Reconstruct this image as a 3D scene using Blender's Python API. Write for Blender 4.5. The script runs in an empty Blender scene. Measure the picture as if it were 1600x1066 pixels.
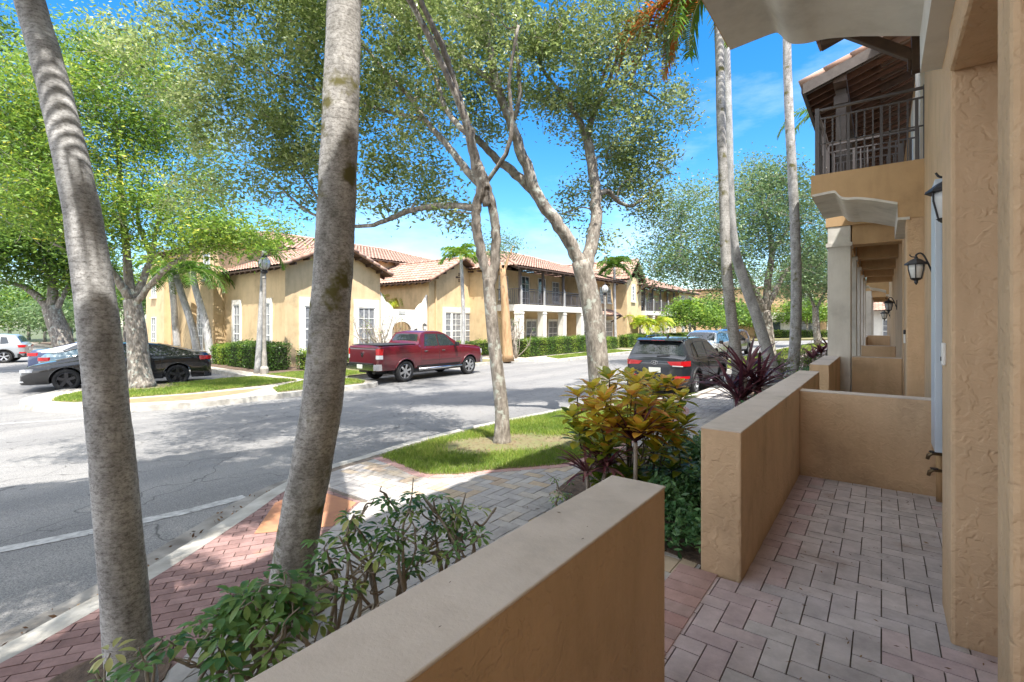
import bpy, bmesh, math, random
import numpy as np
from mathutils import Vector, Matrix
random.seed(7); RNG = np.random.default_rng(11)
PI = math.pi; R_ = math.radians
sc = bpy.context.scene
col = sc.collection
FPX = 760.0; CH = 1.75
TH = math.atan(578/FPX); SN, CS = math.sin(TH), math.cos(TH)
K = 1.129
def B(x): return -.15 if x > -3 else (-.55 if x < -14 else -.15+(.4/11)*(x+3))
def T(x): return B(x)+.15
def W(px, py, d):
    l = (px-800)/FPX*d
    return Vector((-SN*d+CS*l, CS*d+SN*l, CH+(505-py)*d/FPX))
def at(px, py, off=.15):
    z = 0
    for i in range(60):
        d = (CH-z)*FPX/(py-505); l = (px-800)/FPX*d; x = -SN*d+CS*l; z = B(x)+off
    return Vector((x, CS*d+SN*l, z))

# ---------------------------------------------------------------- materials
def nt(name):
    m = bpy.data.materials.new(name); m.use_nodes = True
    t = m.node_tree; t.nodes.clear()
    o = t.nodes.new('ShaderNodeOutputMaterial'); p = t.nodes.new('ShaderNodeBsdfPrincipled')
    t.links.new(p.outputs[0], o.inputs[0])
    return m, t, p, o
def N(t, ty, **kw):
    n = t.nodes.new(ty)
    for k, v in kw.items():
        if k in n.inputs: n.inputs[k].default_value = v
        else: setattr(n, k, v)
    return n
def ramp(t, src, stops):
    r = t.nodes.new('ShaderNodeValToRGB'); e = r.color_ramp.elements
    while len(e) < len(stops): e.new(.5)
    for q, (p, c) in zip(e, stops):
        q.position = p; q.color = (c[0], c[1], c[2], 1) if isinstance(c, (tuple, list)) else (c, c, c, 1)
    t.links.new(src, r.inputs[0]); return r
def mixc(t, fac, a, b, mode='MIX'):
    m = t.nodes.new('ShaderNodeMix'); m.data_type = 'RGBA'; m.blend_type = mode
    for i, s in ((0, fac), (6, a), (7, b)):
        if hasattr(s, 'links') or hasattr(s, 'is_linked'): t.links.new(s, m.inputs[i])
        elif i == 0: m.inputs[0].default_value = s
        else: m.inputs[i].default_value = (s[0], s[1], s[2], 1)
    return m.outputs[2]
def pos(t, scale=None):
    g = t.nodes.new('ShaderNodeNewGeometry')
    if scale is None: return g.outputs['Position']
    m = t.nodes.new('ShaderNodeMapping'); m.inputs['Scale'].default_value = scale
    t.links.new(g.outputs['Position'], m.inputs[0]); return m.outputs[0]
def objc(t, scale=(1, 1, 1)):
    g = t.nodes.new('ShaderNodeTexCoord'); m = t.nodes.new('ShaderNodeMapping'); m.inputs['Scale'].default_value = scale
    t.links.new(g.outputs['Object'], m.inputs[0]); return m.outputs[0]
def noise(t, vec, scale, detail=4, rough=.6):
    n = N(t, 'ShaderNodeTexNoise'); n.inputs['Scale'].default_value = scale; n.inputs['Detail'].default_value = detail; n.inputs['Roughness'].default_value = rough
    t.links.new(vec, n.inputs['Vector']); return n.outputs['Fac']
def bump(t, p, h, dist=.01, strength=.6, prev=None):
    b = t.nodes.new('ShaderNodeBump'); b.inputs['Distance'].default_value = dist; b.inputs['Strength'].default_value = strength
    t.links.new(h, b.inputs['Height'])
    if prev is not None: t.links.new(prev, b.inputs['Normal'])
    t.links.new(b.outputs[0], p.inputs['Normal']); return b.outputs[0]
def simple(name, c, rough=.6, c2=None, ns=3.0, metal=0, bs=0, bd=.004, coat=0, spec=None, trans=0):
    m, t, p, o = nt(name); p.inputs['Roughness'].default_value = rough; p.inputs['Metallic'].default_value = metal
    if coat: p.inputs['Coat Weight'].default_value = coat; p.inputs['Coat Roughness'].default_value = .03
    if spec is not None: p.inputs['Specular IOR Level'].default_value = spec
    if c2 is None: c2 = tuple(v*.8 for v in c)
    n = noise(t, pos(t), ns, 6)
    r = ramp(t, n, [(.3, c2), (.7, c)]); t.links.new(r.outputs[0], p.inputs['Base Color'])
    if bs: bump(t, p, noise(t, pos(t), bs, 5), bd)
    return m
def stucco(name, c, big=True, amp=.005):
    m, t, p, o = nt(name); p.inputs['Roughness'].default_value = .85; p.inputs['Specular IOR Level'].default_value = .25
    P = pos(t)
    n1 = noise(t, P, 1.3, 6, .65); n2 = noise(t, pos(t, (1, 1, .18)), 3.0, 5, .7)
    r1 = ramp(t, n1, [(.28, tuple(v*.68 for v in c)), (.45, tuple(v*.9 for v in c)), (.65, c)])
    r2 = ramp(t, n2, [(.25, (.78, .76, .74)), (.55, (1, 1, 1))])
    c_ = mixc(t, .75, r1.outputs[0], r2.outputs[0], 'MULTIPLY')
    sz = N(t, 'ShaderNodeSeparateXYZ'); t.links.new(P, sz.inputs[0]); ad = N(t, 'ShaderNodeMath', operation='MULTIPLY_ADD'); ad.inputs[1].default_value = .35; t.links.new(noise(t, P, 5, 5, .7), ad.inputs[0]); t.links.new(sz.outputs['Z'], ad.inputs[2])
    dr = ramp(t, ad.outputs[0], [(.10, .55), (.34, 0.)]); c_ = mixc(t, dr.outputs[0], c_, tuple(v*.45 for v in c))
    sp_ = ramp(t, noise(t, P, 45, 4, .8), [(.70, 0.), (.76, .35)]); c_ = mixc(t, sp_.outputs[0], c_, (.75, .72, .66))
    t.links.new(c_, p.inputs['Base Color'])
    if big:   # trowelled knockdown coat: raised islands with soft rims
        wob = N(t, 'ShaderNodeVectorMath', operation='ADD'); nn = N(t, 'ShaderNodeTexNoise'); nn.inputs['Scale'].default_value = 9; t.links.new(P, nn.inputs['Vector'])
        sc_ = N(t, 'ShaderNodeVectorMath', operation='SCALE'); sc_.inputs['Scale'].default_value = .12; t.links.new(nn.outputs['Color'], sc_.inputs[0])
        t.links.new(P, wob.inputs[0]); t.links.new(sc_.outputs[0], wob.inputs[1])
        a = noise(t, wob.outputs[0], 11, 3, .5); ra = ramp(t, a, [(.40, 0.), (.46, .8), (.5, 1.), (.57, .75), (.62, .15)])
        mk = ramp(t, noise(t, P, 2.3, 5, .7), [(.30, .15), (.56, 1.)]); ml = N(t, 'ShaderNodeMath', operation='MULTIPLY'); t.links.new(ra.outputs[0], ml.inputs[0]); t.links.new(mk.outputs[0], ml.inputs[1])
        b1 = bump(t, p, ml.outputs[0], amp, .75); b1 = bump(t, p, noise(t, pos(t, (1, 1, 2.2)), 7, 6, .75), .006, .5, b1)
        bump(t, p, noise(t, P, 60, 4), .0025, .6, b1)
    else:
        b1 = bump(t, p, noise(t, P, 14, 6, .7), amp, .5)
        bump(t, p, noise(t, P, 120, 3), .002, .5, b1)
    return m
def leafmat(name, stops, trans=.35, rough=.45, under=None):
    m, t, p, o = nt(name); p.inputs['Roughness'].default_value = rough; p.inputs['Specular IOR Level'].default_value = .35
    a = N(t, 'ShaderNodeAttribute', attribute_name='v')
    r = ramp(t, a.outputs['Fac'], stops); t.links.new(r.outputs[0], p.inputs['Base Color'])
    tr = t.nodes.new('ShaderNodeBsdfTranslucent'); hs = N(t, 'ShaderNodeHueSaturation'); hs.inputs['Value'].default_value = 1.3; hs.inputs['Hue'].default_value = .49
    t.links.new(r.outputs[0], hs.inputs['Color']); t.links.new(hs.outputs[0], tr.inputs[0])
    mx = t.nodes.new('ShaderNodeMixShader'); mx.inputs[0].default_value = trans
    t.links.new(p.outputs[0], mx.inputs[1]); t.links.new(tr.outputs[0], mx.inputs[2]); t.links.new(mx.outputs[0], o.inputs[0])
    return m
def attrmat(name, stops, rough=.8, ns=8, bs=60, bd=.002, dirt=None):
    m, t, p, o = nt(name); p.inputs['Roughness'].default_value = rough; p.inputs['Specular IOR Level'].default_value = .3
    a = N(t, 'ShaderNodeAttribute', attribute_name='v'); r = ramp(t, a.outputs['Fac'], stops)
    n = ramp(t, noise(t, pos(t), ns, 6, .7), [(.3, (.72, .72, .72)), (.65, (1.05, 1.05, 1.05))])
    c = mixc(t, 1, r.outputs[0], n.outputs[0], 'MULTIPLY')
    if dirt:
        d = ramp(t, noise(t, pos(t), dirt[0], 5, .6), [(dirt[1], 0.), (dirt[1]+.14, 1.)]); c = mixc(t, d.outputs[0], c, dirt[2])
    t.links.new(c, p.inputs['Base Color']); bump(t, p, noise(t, pos(t), bs, 4), bd)
    return m
def barkmat(name, c1, c2, c3, zs=.25, sc_=9, bd=.02, rings=0, spots=None):
    m, t, p, o = nt(name); p.inputs['Roughness'].default_value = .9; p.inputs['Specular IOR Level'].default_value = .2
    n = noise(t, pos(t, (1, 1, zs)), sc_, 8, .7); r = ramp(t, n, [(.32, c1), (.5, c2), (.68, c3)]); c = r.outputs[0]
    h = n
    if rings:
        w = N(t, 'ShaderNodeTexWave', wave_type='BANDS', bands_direction='Z', wave_profile='SAW'); w.inputs['Scale'].default_value = rings; w.inputs['Distortion'].default_value = 3.6; w.inputs['Detail'].default_value = 3; w.inputs['Detail Scale'].default_value = 1.5
        t.links.new(pos(t), w.inputs['Vector'])
        rr = ramp(t, w.outputs['Fac'], [(0, (.45, .44, .43)), (.12, (.85, .85, .85)), (.45, (1.03, 1.03, 1.03))]); c = mixc(t, .42, c, rr.outputs[0], 'MULTIPLY')
        n2 = noise(t, pos(t, (1, 1, 1.8)), 46, 6, .85); c = mixc(t, .95, c, ramp(t, n2, [(.38, (.45, .43, .42)), (.52, (1, 1, 1)), (.66, (1.25, 1.25, 1.28))]).outputs[0], 'MULTIPLY')
    if spots:
        s = ramp(t, noise(t, pos(t), spots[0], 4, .6), [(spots[1], 0.), (spots[1]+.08, 1.)]); c = mixc(t, s.outputs[0], c, spots[2])
    t.links.new(c, p.inputs['Base Color']); b = bump(t, p, h, bd, .8)
    if rings: bump(t, p, rr.outputs[0], .0035, .4, b)
    else: bump(t, p, noise(t, pos(t), sc_*6, 3), bd*.25, .6, b)
    return m
M = {}
TAN = (.50, .27, .105)
M['tan'] = stucco('stucco_tan', (.65, .455, .285))
M['cap'] = stucco('stucco_cap', (.68, .585, .51), False, .005)
M['tanfine'] = stucco('stucco_fine', (.58, .39, .215), False, .005)
M['greige'] = stucco('stucco_greige', (.73, .70, .645), False, .003)
M['far_tan'] = stucco('far_stucco', (.67, .505, .30), False, .006)
M['far_orange'] = stucco('far_stucco_orange', (.66, .44, .25), False, .006)
M['far_white'] = stucco('far_stucco_white', (.80, .77, .70), False, .004)
M['white'] = simple('painted_trim', (.78, .78, .76), .5, ns=2)
M['shutter'] = simple('aluminium_trim', (.55, .63, .72), .35, (.48, .56, .66), ns=1)
M['darkglass'] = simple('window_glass', (.05, .07, .09), .06, (.03, .04, .05), ns=1, spec=.8)
M['blind'] = simple('window_blinds', (.30, .31, .32), .15, (.12, .13, .15), ns=6, spec=.8)
M['wood'] = simple('dark_wood', (.095, .055, .035), .7, (.055, .032, .022), ns=6, bs=30)
M['woodred'] = simple('roof_boards', (.17, .085, .055), .7, (.09, .045, .03), ns=7, bs=30)
M['woodgrey'] = simple('weathered_wood', (.13, .11, .10), .8, (.08, .065, .06), ns=5, bs=30)
M['iron'] = simple('black_iron', (.025, .024, .028), .45, ns=3)
M['railgrey'] = simple('grey_railing', (.11, .10, .105), .45, ns=3)
M['railwhite'] = simple('pale_railing', (.42, .41, .40), .5, ns=3)
M['frost'] = simple('frosted_glass', (.75, .75, .74), .25, ns=3)
M['metal'] = simple('brass_metal', (.20, .15, .09), .4, metal=.8)
M['tile'] = attrmat('roof_tiles', [(0, (.33, .20, .15)), (.5, (.385, .24, .185)), (1, (.44, .29, .23))], .8, 3, 25, .004)
M['road'] = None
def roadmat():
    m, t, p, o = nt('asphalt'); p.inputs['Roughness'].default_value = .9; P = pos(t)
    a = ramp(t, noise(t, P, .22, 7, .65), [(.3, (.165, .163, .162)), (.7, (.24, .237, .232))])
    s = ramp(t, noise(t, P, 70, 3, .95), [(.36, (.4, .4, .42)), (.5, (1, 1, 1)), (.66, (1.6, 1.56, 1.5))])
    c = mixc(t, .95, a.outputs[0], s.outputs[0], 'MULTIPLY')
    tr = ramp(t, noise(t, pos(t, (1.1, .08, 1)), 1.0, 4), [(.42, (.86, .86, .87)), (.6, (1.06, 1.05, 1.04))])
    c = mixc(t, 1, c, tr.outputs[0], 'MULTIPLY')
    v = N(t, 'ShaderNodeTexVoronoi', feature='DISTANCE_TO_EDGE'); v.inputs['Scale'].default_value = .5; 
    w = N(t, 'ShaderNodeTexNoise'); w.inputs['Scale'].default_value = 1.6; t.links.new(P, w.inputs['Vector'])
    vm = N(t, 'ShaderNodeVectorMath', operation='ADD'); t.links.new(P, vm.inputs[0]); t.links.new(w.outputs['Color'], vm.inputs[1]); t.links.new(vm.outputs[0], v.inputs['Vector'])
    k = ramp(t, v.outputs['Distance'], [(.0, 1.), (.006, 0.)]); c = mixc(t, k.outputs[0], c, (.07, .068, .065))
    t.links.new(c, p.inputs['Base Color']); bump(t, p, noise(t, P, 110, 3), .004, .7)
    return m
M['road'] = roadmat()
M['concrete'] = simple('concrete', (.50, .48, .44), .9, (.24, .225, .20), ns=3.2, bs=40, bd=.004)
M['gutter'] = simple('dirty_gutter', (.36, .34, .31), .9, (.13, .115, .10), ns=2.6, bs=30)
M['sand'] = simple('joint_sand', (.23, .19, .155), .95, (.10, .08, .065), ns=8, bs=50)
M['soil'] = simple('mulch', (.17, .115, .08), .95, (.06, .04, .03), ns=14, bs=22, bd=.03)
M['turf'] = simple('turf_soil', (.13, .15, .05), .95, (.20, .15, .09), ns=2.4, bs=30, bd=.02)
M['land'] = simple('distant_land', (.07, .10, .035), .95, (.09, .09, .05), ns=.5)
M['line'] = simple('worn_road_paint', (.56, .555, .54), .8, (.24, .235, .23), ns=13)
M['apron'] = simple('far_apron', (.50, .45, .38), .9, (.38, .33, .27), ns=1.5, bs=40)
M['paver'] = attrmat('grey_pavers', [(0, (.33, .31, .30)), (.3, (.40, .375, .365)), (.5, (.46, .43, .41)), (.62, (.48, .38, .27)), (.74, (.44, .32, .30)), (.88, (.42, .25, .23)), (1, (.48, .31, .285))], .85, 7, 70, .003, (.9, .60, (.30, .245, .17)))
M['porchpaver'] = attrmat('porch_pavers', [(0, (.48, .44, .455)), (.35, (.53, .485, .50)), (.55, (.58, .53, .54)), (.70, (.55, .46, .475)), (.86, (.52, .41, .435)), (1, (.57, .47, .49))], .8, 6, 80, .003, (1.6, .60, (.33, .26, .235)))
M['redpaver'] = attrmat('red_pavers', [(0, (.22, .13, .12)), (.5, (.28, .175, .162)), (1, (.35, .225, .21))], .9, 9, 60, .004, (.8, .62, (.50, .26, .13)))
M['ramp'] = simple('orange_ramp_pavers', (.47, .23, .115), .9, (.34, .15, .09), ns=5, bs=60, bd=.003)
M['palmtrunk'] = barkmat('palm_bark', (.24, .24, .24), (.40, .398, .395), (.57, .57, .565), .5, 7, .006, rings=8.5, spots=(3, .62, (.33, .35, .30)))
M['palmmoss'] = barkmat('palm_bark_mossy', (.19, .185, .17), (.36, .35, .335), (.53, .52, .50), .6, 8, .008, rings=6.0, spots=(4, .58, (.13, .12, .05)))
M['oakbark'] = barkmat('oak_bark', (.10, .085, .07), (.25, .22, .19), (.46, .42, .37), .35, 14, .03, spots=(6, .56, (.42, .44, .39)))
M['twig'] = barkmat('twig_bark', (.15, .12, .10), (.28, .24, .20), (.38, .34, .29), .5, 12, .006)
M['tantrunk'] = barkmat('tan_trunk', (.28, .17, .09), (.45, .29, .16), (.55, .38, .23), .2, 6, .03)
M['stem'] = simple('green_stem', (.10, .085, .05), .8, (.06, .05, .03), ns=9)
M['oakleaf'] = leafmat('oak_leaves', [(0, (.085, .135, .04)), (.4, (.19, .26, .08)), (.75, (.32, .39, .14)), (1, (.50, .54, .28))], .42, .35)
M['limeleaf'] = leafmat('lime_leaves', [(0, (.05, .11, .02)), (.4, (.14, .25, .035)), (.8, (.26, .38, .055)), (1, (.55, .52, .07))], .38, .45)
M['greyleaf'] = leafmat('grey_green_leaves', [(0, (.06, .12, .045)), (.5, (.13, .21, .085)), (1, (.24, .32, .14))], .4, .45)
M['hedgeleaf'] = leafmat('hedge_leaves', [(0, (.03, .07, .012)), (.5, (.09, .19, .025)), (1, (.30, .38, .06))], .35, .4)
M['darkleaf'] = leafmat('ground_cover_leaves', [(0, (.025, .08, .03)), (.5, (.065, .16, .055)), (1, (.17, .29, .11))], .25, .35)
M['schef'] = leafmat('schefflera_leaves', [(0, (.05, .15, .05)), (.5, (.15, .28, .08)), (.85, (.34, .42, .13)), (1, (.52, .52, .22))], .35, .32)
M['croton'] = leafmat('croton_leaves', [(0, (.05, .12, .02)), (.25, (.22, .30, .03)), (.5, (.60, .52, .05)), (.75, (.68, .33, .06)), (1, (.46, .15, .06))], .35, .35)
M['cord'] = leafmat('cordyline_leaves', [(0, (.05, .016, .026)), (.6, (.14, .04, .055)), (1, (.32, .15, .15))], .3, .3)
M['palmleaf'] = leafmat('palm_leaflets', [(0, (.035, .085, .015)), (.5, (.09, .19, .02)), (.85, (.24, .36, .03)), (1, (.40, .42, .05))], .4, .4)
M['deadfrond'] = leafmat('dead_frond', [(0, (.25, .07, .015)), (.6, (.50, .17, .03)), (1, (.45, .30, .12))], .4, .5)
M['grass'] = leafmat('grass_blades', [(0, (.08, .15, .02)), (.5, (.20, .30, .04)), (.85, (.40, .42, .10)), (1, (.50, .40, .18))], .35, .5)
M['litter'] = leafmat('dry_leaves', [(0, (.05, .03, .02)), (.5, (.16, .09, .05)), (1, (.34, .22, .10))], .1, .8)
M['pot'] = simple('terracotta', (.50, .20, .10), .8)
M['tyre'] = simple('tyre_rubber', (.018, .018, .019), .8)
M['rim'] = simple('alloy', (.55, .56, .58), .28, metal=.85)
M['rimdark'] = simple('dark_alloy', (.05, .05, .055), .35, metal=.6)
M['carblack'] = simple('car_plastic', (.015, .015, .016), .6)
M['chrome'] = simple('chrome', (.62, .62, .64), .15, metal=1)
M['redlamp'] = simple('red_lamp', (.55, .01, .015), .15, (.40, .005, .01), coat=1)
M['clearlamp'] = simple('clear_lamp', (.65, .66, .68), .12, coat=1)
M['plate'] = simple('plate', (.65, .67, .62), .5)
M['carglass'] = simple('car_glass', (.025, .032, .038), .03, (.02, .026, .03), spec=1.0)
M['maroon'] = simple('maroon_paint', (.105, .0035, .010), .3, (.085, .003, .008), coat=1, ns=.5)
M['greycar'] = simple('charcoal_paint', (.020, .024, .032), .3, (.018, .021, .028), coat=1, metal=.3)
M['blackcar'] = simple('black_paint', (.008, .009, .011), .2, (.007, .008, .010), coat=1)
M['whitecar'] = simple('white_paint', (.62, .65, .68), .3, (.58, .61, .64), coat=1)
M['silvercar'] = simple('silver_paint', (.30, .32, .34), .3, (.27, .29, .31), coat=1)
M['bluecar'] = simple('blue_white_paint', (.17, .27, .33), .3, (.15, .24, .30), coat=1)
M['navycar'] = simple('navy_paint', (.03, .045, .11), .3, (.025, .04, .09), coat=1)
M['signback'] = simple('sign_aluminium', (.50, .51, .50), .5)

# ---------------------------------------------------------------- mesh helpers
def tag(o, label=None, cat=None, group=None, kind=None):
    if label: o['label'] = label
    if cat: o['category'] = cat
    if group: o['group'] = group
    if kind: o['kind'] = kind
    return o
def empty(name, loc, rz=0, label=None, cat=None, group=None):
    e = bpy.data.objects.new(name, None); col.objects.link(e); e.empty_display_size = .3
    e.location = loc; e.rotation_euler = (0, 0, rz); return tag(e, label, cat, group)
class MB:
    def __init__(s, off=None): s.v = []; s.f = []; s.m = []; s.a = []; s.cm = 0; s.ca = 0.0; s.off = off
    def add(s, vs, fs, a=None):
        b = len(s.v); s.v.extend([tuple(p) for p in vs])
        for f in fs: s.f.append(tuple(i+b for i in f)); s.m.append(s.cm); s.a.append(s.ca if a is None else a)
    def box(s, x0, x1, y0, y1, z0, z1):
        s.add([(x0, y0, z0), (x1, y0, z0), (x1, y1, z0), (x0, y1, z0), (x0, y0, z1), (x1, y0, z1), (x1, y1, z1), (x0, y1, z1)],
              [(3, 2, 1, 0), (4, 5, 6, 7), (0, 1, 5, 4), (1, 2, 6, 5), (2, 3, 7, 6), (3, 0, 4, 7)])
    def bar(s, p, q, w, h=None, up=(0, 0, 1)):
        h = h or w; p = Vector(p); q = Vector(q); d = (q-p).normalized(); u = Vector(up)
        if abs(d.dot(u)) > .98: u = Vector((1, 0, 0))
        a = d.cross(u).normalized()*w/2; b = a.cross(d).normalized()*h/2
        vs = [c+i*a+j*b for c in (p, q) for i, j in ((-1, -1), (1, -1), (1, 1), (-1, 1))]
        s.add(vs, [(3, 2, 1, 0), (4, 5, 6, 7), (0, 1, 5, 4), (1, 2, 6, 5), (2, 3, 7, 6), (3, 0, 4, 7)])
    def prism(s, poly, axis, c0, c1):   # poly in the other two axes (order: x,y,z without axis)
        def P(a, b, c): return (c, a, b) if axis == 0 else ((a, c, b) if axis == 1 else (a, b, c))
        n = len(poly); vs = [P(a, b, c0) for a, b in poly]+[P(a, b, c1) for a, b in poly]
        s.add(vs, [tuple(range(n))[::-1], tuple(range(n, 2*n))]+[(i, (i+1) % n, (i+1) % n+n, i+n) for i in range(n)])
    def tube(s, pts, rs, n=10, cap=True, wob=0):
        pts = [Vector(p) for p in pts]; k = len(pts); prev = None; vs = []
        if not hasattr(rs, '__len__'): rs = [rs]*k
        for i, p in enumerate(pts):
            d = (pts[min(i+1, k-1)]-pts[max(i-1, 0)]).normalized()
            if prev is None: u = Vector((0, 0, 1)) if abs(d.z) < .9 else Vector((1, 0, 0)); a = d.cross(u).normalized()
            else: a = (prev-d*prev.dot(d)).normalized()
            prev = a; b = d.cross(a)
            for j in range(n):
                t = 2*PI*j/n; r = rs[i]*(1+(wob*(math.sin(3*t+i*.35)+.6*math.sin(5*t-i*.5+1)) if wob else 0))
                vs.append(p+(a*math.cos(t)+b*math.sin(t))*r)
        fs = [(i*n+j, i*n+(j+1) % n, (i+1)*n+(j+1) % n, (i+1)*n+j) for i in range(k-1) for j in range(n)]
        if cap: fs += [tuple(range(n))[::-1], tuple((k-1)*n+j for j in range(n))]
        s.add(vs, fs)
    def lathe(s, prof, n=16, c=(0, 0, 0)):   # prof (r,z)
        vs = []; k = len(prof)
        for r, z in prof:
            for j in range(n): t = 2*PI*j/n; vs.append((c[0]+r*math.cos(t), c[1]+r*math.sin(t), c[2]+z))
        fs = [(i*n+j, i*n+(j+1) % n, (i+1)*n+(j+1) % n, (i+1)*n+j) for i in range(k-1) for j in range(n)]
        fs += [tuple(range(n))[::-1], tuple((k-1)*n+j for j in range(n))]
        s.add(vs, fs)
    def build(s, name, mats, parent=None, smooth=False, scale=1, bevel=0, attr=False, seg=2):
        me = bpy.data.meshes.new(name); o_ = s.off or (0, 0, 0)
        me.from_pydata([((x-o_[0])*scale, (y-o_[1])*scale, (z-o_[2])*scale) for x, y, z in s.v], [], s.f)
        mats = mats if isinstance(mats, (list, tuple)) else [mats]
        for m in mats: me.materials.append(m)
        me.polygons.foreach_set('material_index', s.m)
        if attr:
            at_ = me.attributes.new('v', 'FLOAT', 'FACE'); at_.data.foreach_set('value', s.a)
        if smooth: me.polygons.foreach_set('use_smooth', [True]*len(s.f))
        me.update(); o = bpy.data.objects.new(name, me); col.objects.link(o)
        if parent is not None: o.parent = parent
        if bevel:
            b = o.modifiers.new('b', 'BEVEL'); b.width = bevel; b.segments = seg; b.limit_method = 'ANGLE'; b.angle_limit = R_(40)
        return o
def npmesh(name, V, F, mat, parent=None, attr=None, smooth=False):   # V (n,3), F (m,4|3)
    me = bpy.data.meshes.new(name); n = len(V); m, k = F.shape
    me.vertices.add(n); me.vertices.foreach_set('co', V.astype(np.float32).ravel())
    me.loops.add(m*k); me.loops.foreach_set('vertex_index', F.astype(np.int32).ravel())
    me.polygons.add(m); me.polygons.foreach_set('loop_start', np.arange(0, m*k, k, dtype=np.int32))
    me.polygons.foreach_set('loop_total', np.full(m, k, dtype=np.int32))
    if smooth: me.polygons.foreach_set('use_smooth', np.ones(m, dtype=bool))
    me.materials.append(mat); me.update(calc_edges=True)
    if attr is not None:
        a = me.attributes.new('v', 'FLOAT', 'FACE'); a.data.foreach_set('value', attr.astype(np.float32))
    o = bpy.data.objects.new(name, me); col.objects.link(o)
    if parent is not None: o.parent = parent
    return o
def smoothpath(pts, n=5):
    pts = [Vector(p) for p in pts]; P = [pts[0]*2-pts[1]]+pts+[pts[-1]*2-pts[-2]]; out = []
    for i in range(1, len(P)-2):
        for k in range(n):
            t = k/n; a, b, c, d = P[i-1], P[i], P[i+1], P[i+2]
            out.append(.5*((2*b)+(c-a)*t+(2*a-5*b+4*c-d)*t*t+(3*b-a-3*c+d)*t**3))
    out.append(pts[-1]); return out
def leaves(centers, n, sig, size, aspect=.38, v=(0, 1), vc=None, up=.35, droop=0, sun=True):
    """n rhombic leaves scattered round each centre -> V,F,attr (numpy)"""
    C = np.repeat(np.asarray(centers, float), n, 0); m = len(C)
    P = C+RNG.normal(0, 1, (m, 3))*np.asarray(sig)
    a = RNG.normal(0, 1, (m, 3)); a[:, 2] = a[:, 2]*.6-droop; a /= np.linalg.norm(a, axis=1)[:, None]
    nr = RNG.normal(0, 1, (m, 3)); nr[:, 2] += up*2; b = np.cross(a, nr); b /= np.linalg.norm(b, axis=1)[:, None]+1e-9
    L = size*RNG.uniform(.6, 1.35, (m, 1)); w = L*aspect
    V = np.stack([P-a*L*.5, P+b*w*.5, P+a*L*.5, P-b*w*.5], 1).reshape(-1, 3)
    F = np.arange(4*m).reshape(-1, 4)
    cv = RNG.uniform(-.18, .18, len(centers)) if vc is None else np.asarray(vc)
    at_ = np.clip(v[0]+(v[1]-v[0])*np.clip(RNG.normal(.5, .2, m), 0, 1)+np.repeat(cv, n), 0, 1)
    return V, F, at_
# ---------------------------------------------------------------- ground
from mathutils.geometry import tessellate_polygon
def slab(name, poly, top, bot, mat, kind='structure', label=None, hf=B, parent=None, wall=True):
    bm = bmesh.new(); f = bm.faces.new([bm.verts.new((x, y, 0)) for x, y in poly]); bmesh.ops.triangulate(bm, faces=[f])
    for X in (-3, -14):
        bmesh.ops.bisect_plane(bm, geom=bm.verts[:]+bm.edges[:]+bm.faces[:], plane_co=(X, 0, 0), plane_no=(1, 0, 0))
    for f in bm.faces:
        if f.normal.z < 0: f.normal_flip()
    if wall:
        be = [e for e in bm.edges if e.is_boundary]
        r = bmesh.ops.extrude_edge_only(bm, edges=be)
        low = {v for v in r['geom'] if isinstance(v, bmesh.types.BMVert)}
    else: low = set()
    for v in bm.verts: v.co.z = hf(v.co.x)+(bot if v in low else top)
    bmesh.ops.recalc_face_normals(bm, faces=bm.faces[:])
    me = bpy.data.meshes.new(name); bm.to_mesh(me); bm.free(); me.materials.append(mat)
    o = bpy.data.objects.new(name, me); col.objects.link(o)
    if parent: o.parent = parent
    else: tag(o, label, kind=kind)
    return o
slab('ground', [(-400, -300), (300, -300), (300, 500), (-400, 500)], -.03, 0, M['land'], wall=False)
slab('road', [(-70, -60), (-3.2, -60), (-3.2, 160), (-70, 160)], 0, 0, M['road'], wall=False)
slab('cross_road', [(-3.2, 53), (60, 53), (60, 62), (-3.2, 62)], 0, 0, M['road'], wall=False)
# near land: back-of-kerb curve
KB = [(-1.6, -14), (-2.3, -5), (-2.9, -1.6), (-3.35, -.4), (-3.64, .4), (-3.87, .84), (-4.11, 1.28), (-4.79, 2.23), (-5.16, 2.71), (-5.49, 3.37), (-5.60, 4.3), (-5.72, 5.3), (-5.66, 6.73), (-5.33, 8.92), (-5.2, 10.0), (-4.9, 10.7), (-4.2, 11.1), (-3.75, 11.5), (-3.6, 12.2), (-3.6, 19.2), (-3.9, 19.9), (-5.2, 20.6), (-6.0, 22), (-6.3, 26), (-6.0, 36), (-5.2, 50), (-3.2, 52.5)]
KBs = [tuple(p)[:2] for p in smoothpath([(x, y, 0) for x, y in KB], 4)]
def offset(path, d):
    out = []
    for i, p in enumerate(path):
        a = path[max(i-1, 0)]; b = path[min(i+1, len(path)-1)]; dx, dy = b[0]-a[0], b[1]-a[1]; L = math.hypot(dx, dy) or 1
        out.append((p[0]-dy/L*d, p[1]+dx/L*d))
    return out
KF = offset(KBs, .19)
def strip(name, A, Bp, hA, hB, mat, label=None):
    vs = []; 
    for (a, b) in zip(A, Bp): vs += [(a[0], a[1], B(a[0])+hA), (b[0], b[1], B(b[0])+hB)]
    return vs, [(2*i, 2*i+1, 2*i+3, 2*i+2) for i in range(len(A)-1)]
slab('sidewalk', KBs+[(60, 52.5), (60, -14)], .15, -.02, M['sand'])
mb = MB()
for A, Bp, a, b in ((KBs, KF, .158, .150), (KF, offset(KBs, .215), .150, .0), (KBs, KBs, .158, .05)):
    mb.add(*strip('', A, Bp, a, b, None))
o = mb.build('kerb', M['concrete'], smooth=False); tag(o, kind='structure')
G1 = offset(KBs, .21)[:52]; G2 = []
for i, p in enumerate(offset(KBs, .62)[:52]): G2.append(p)
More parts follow.
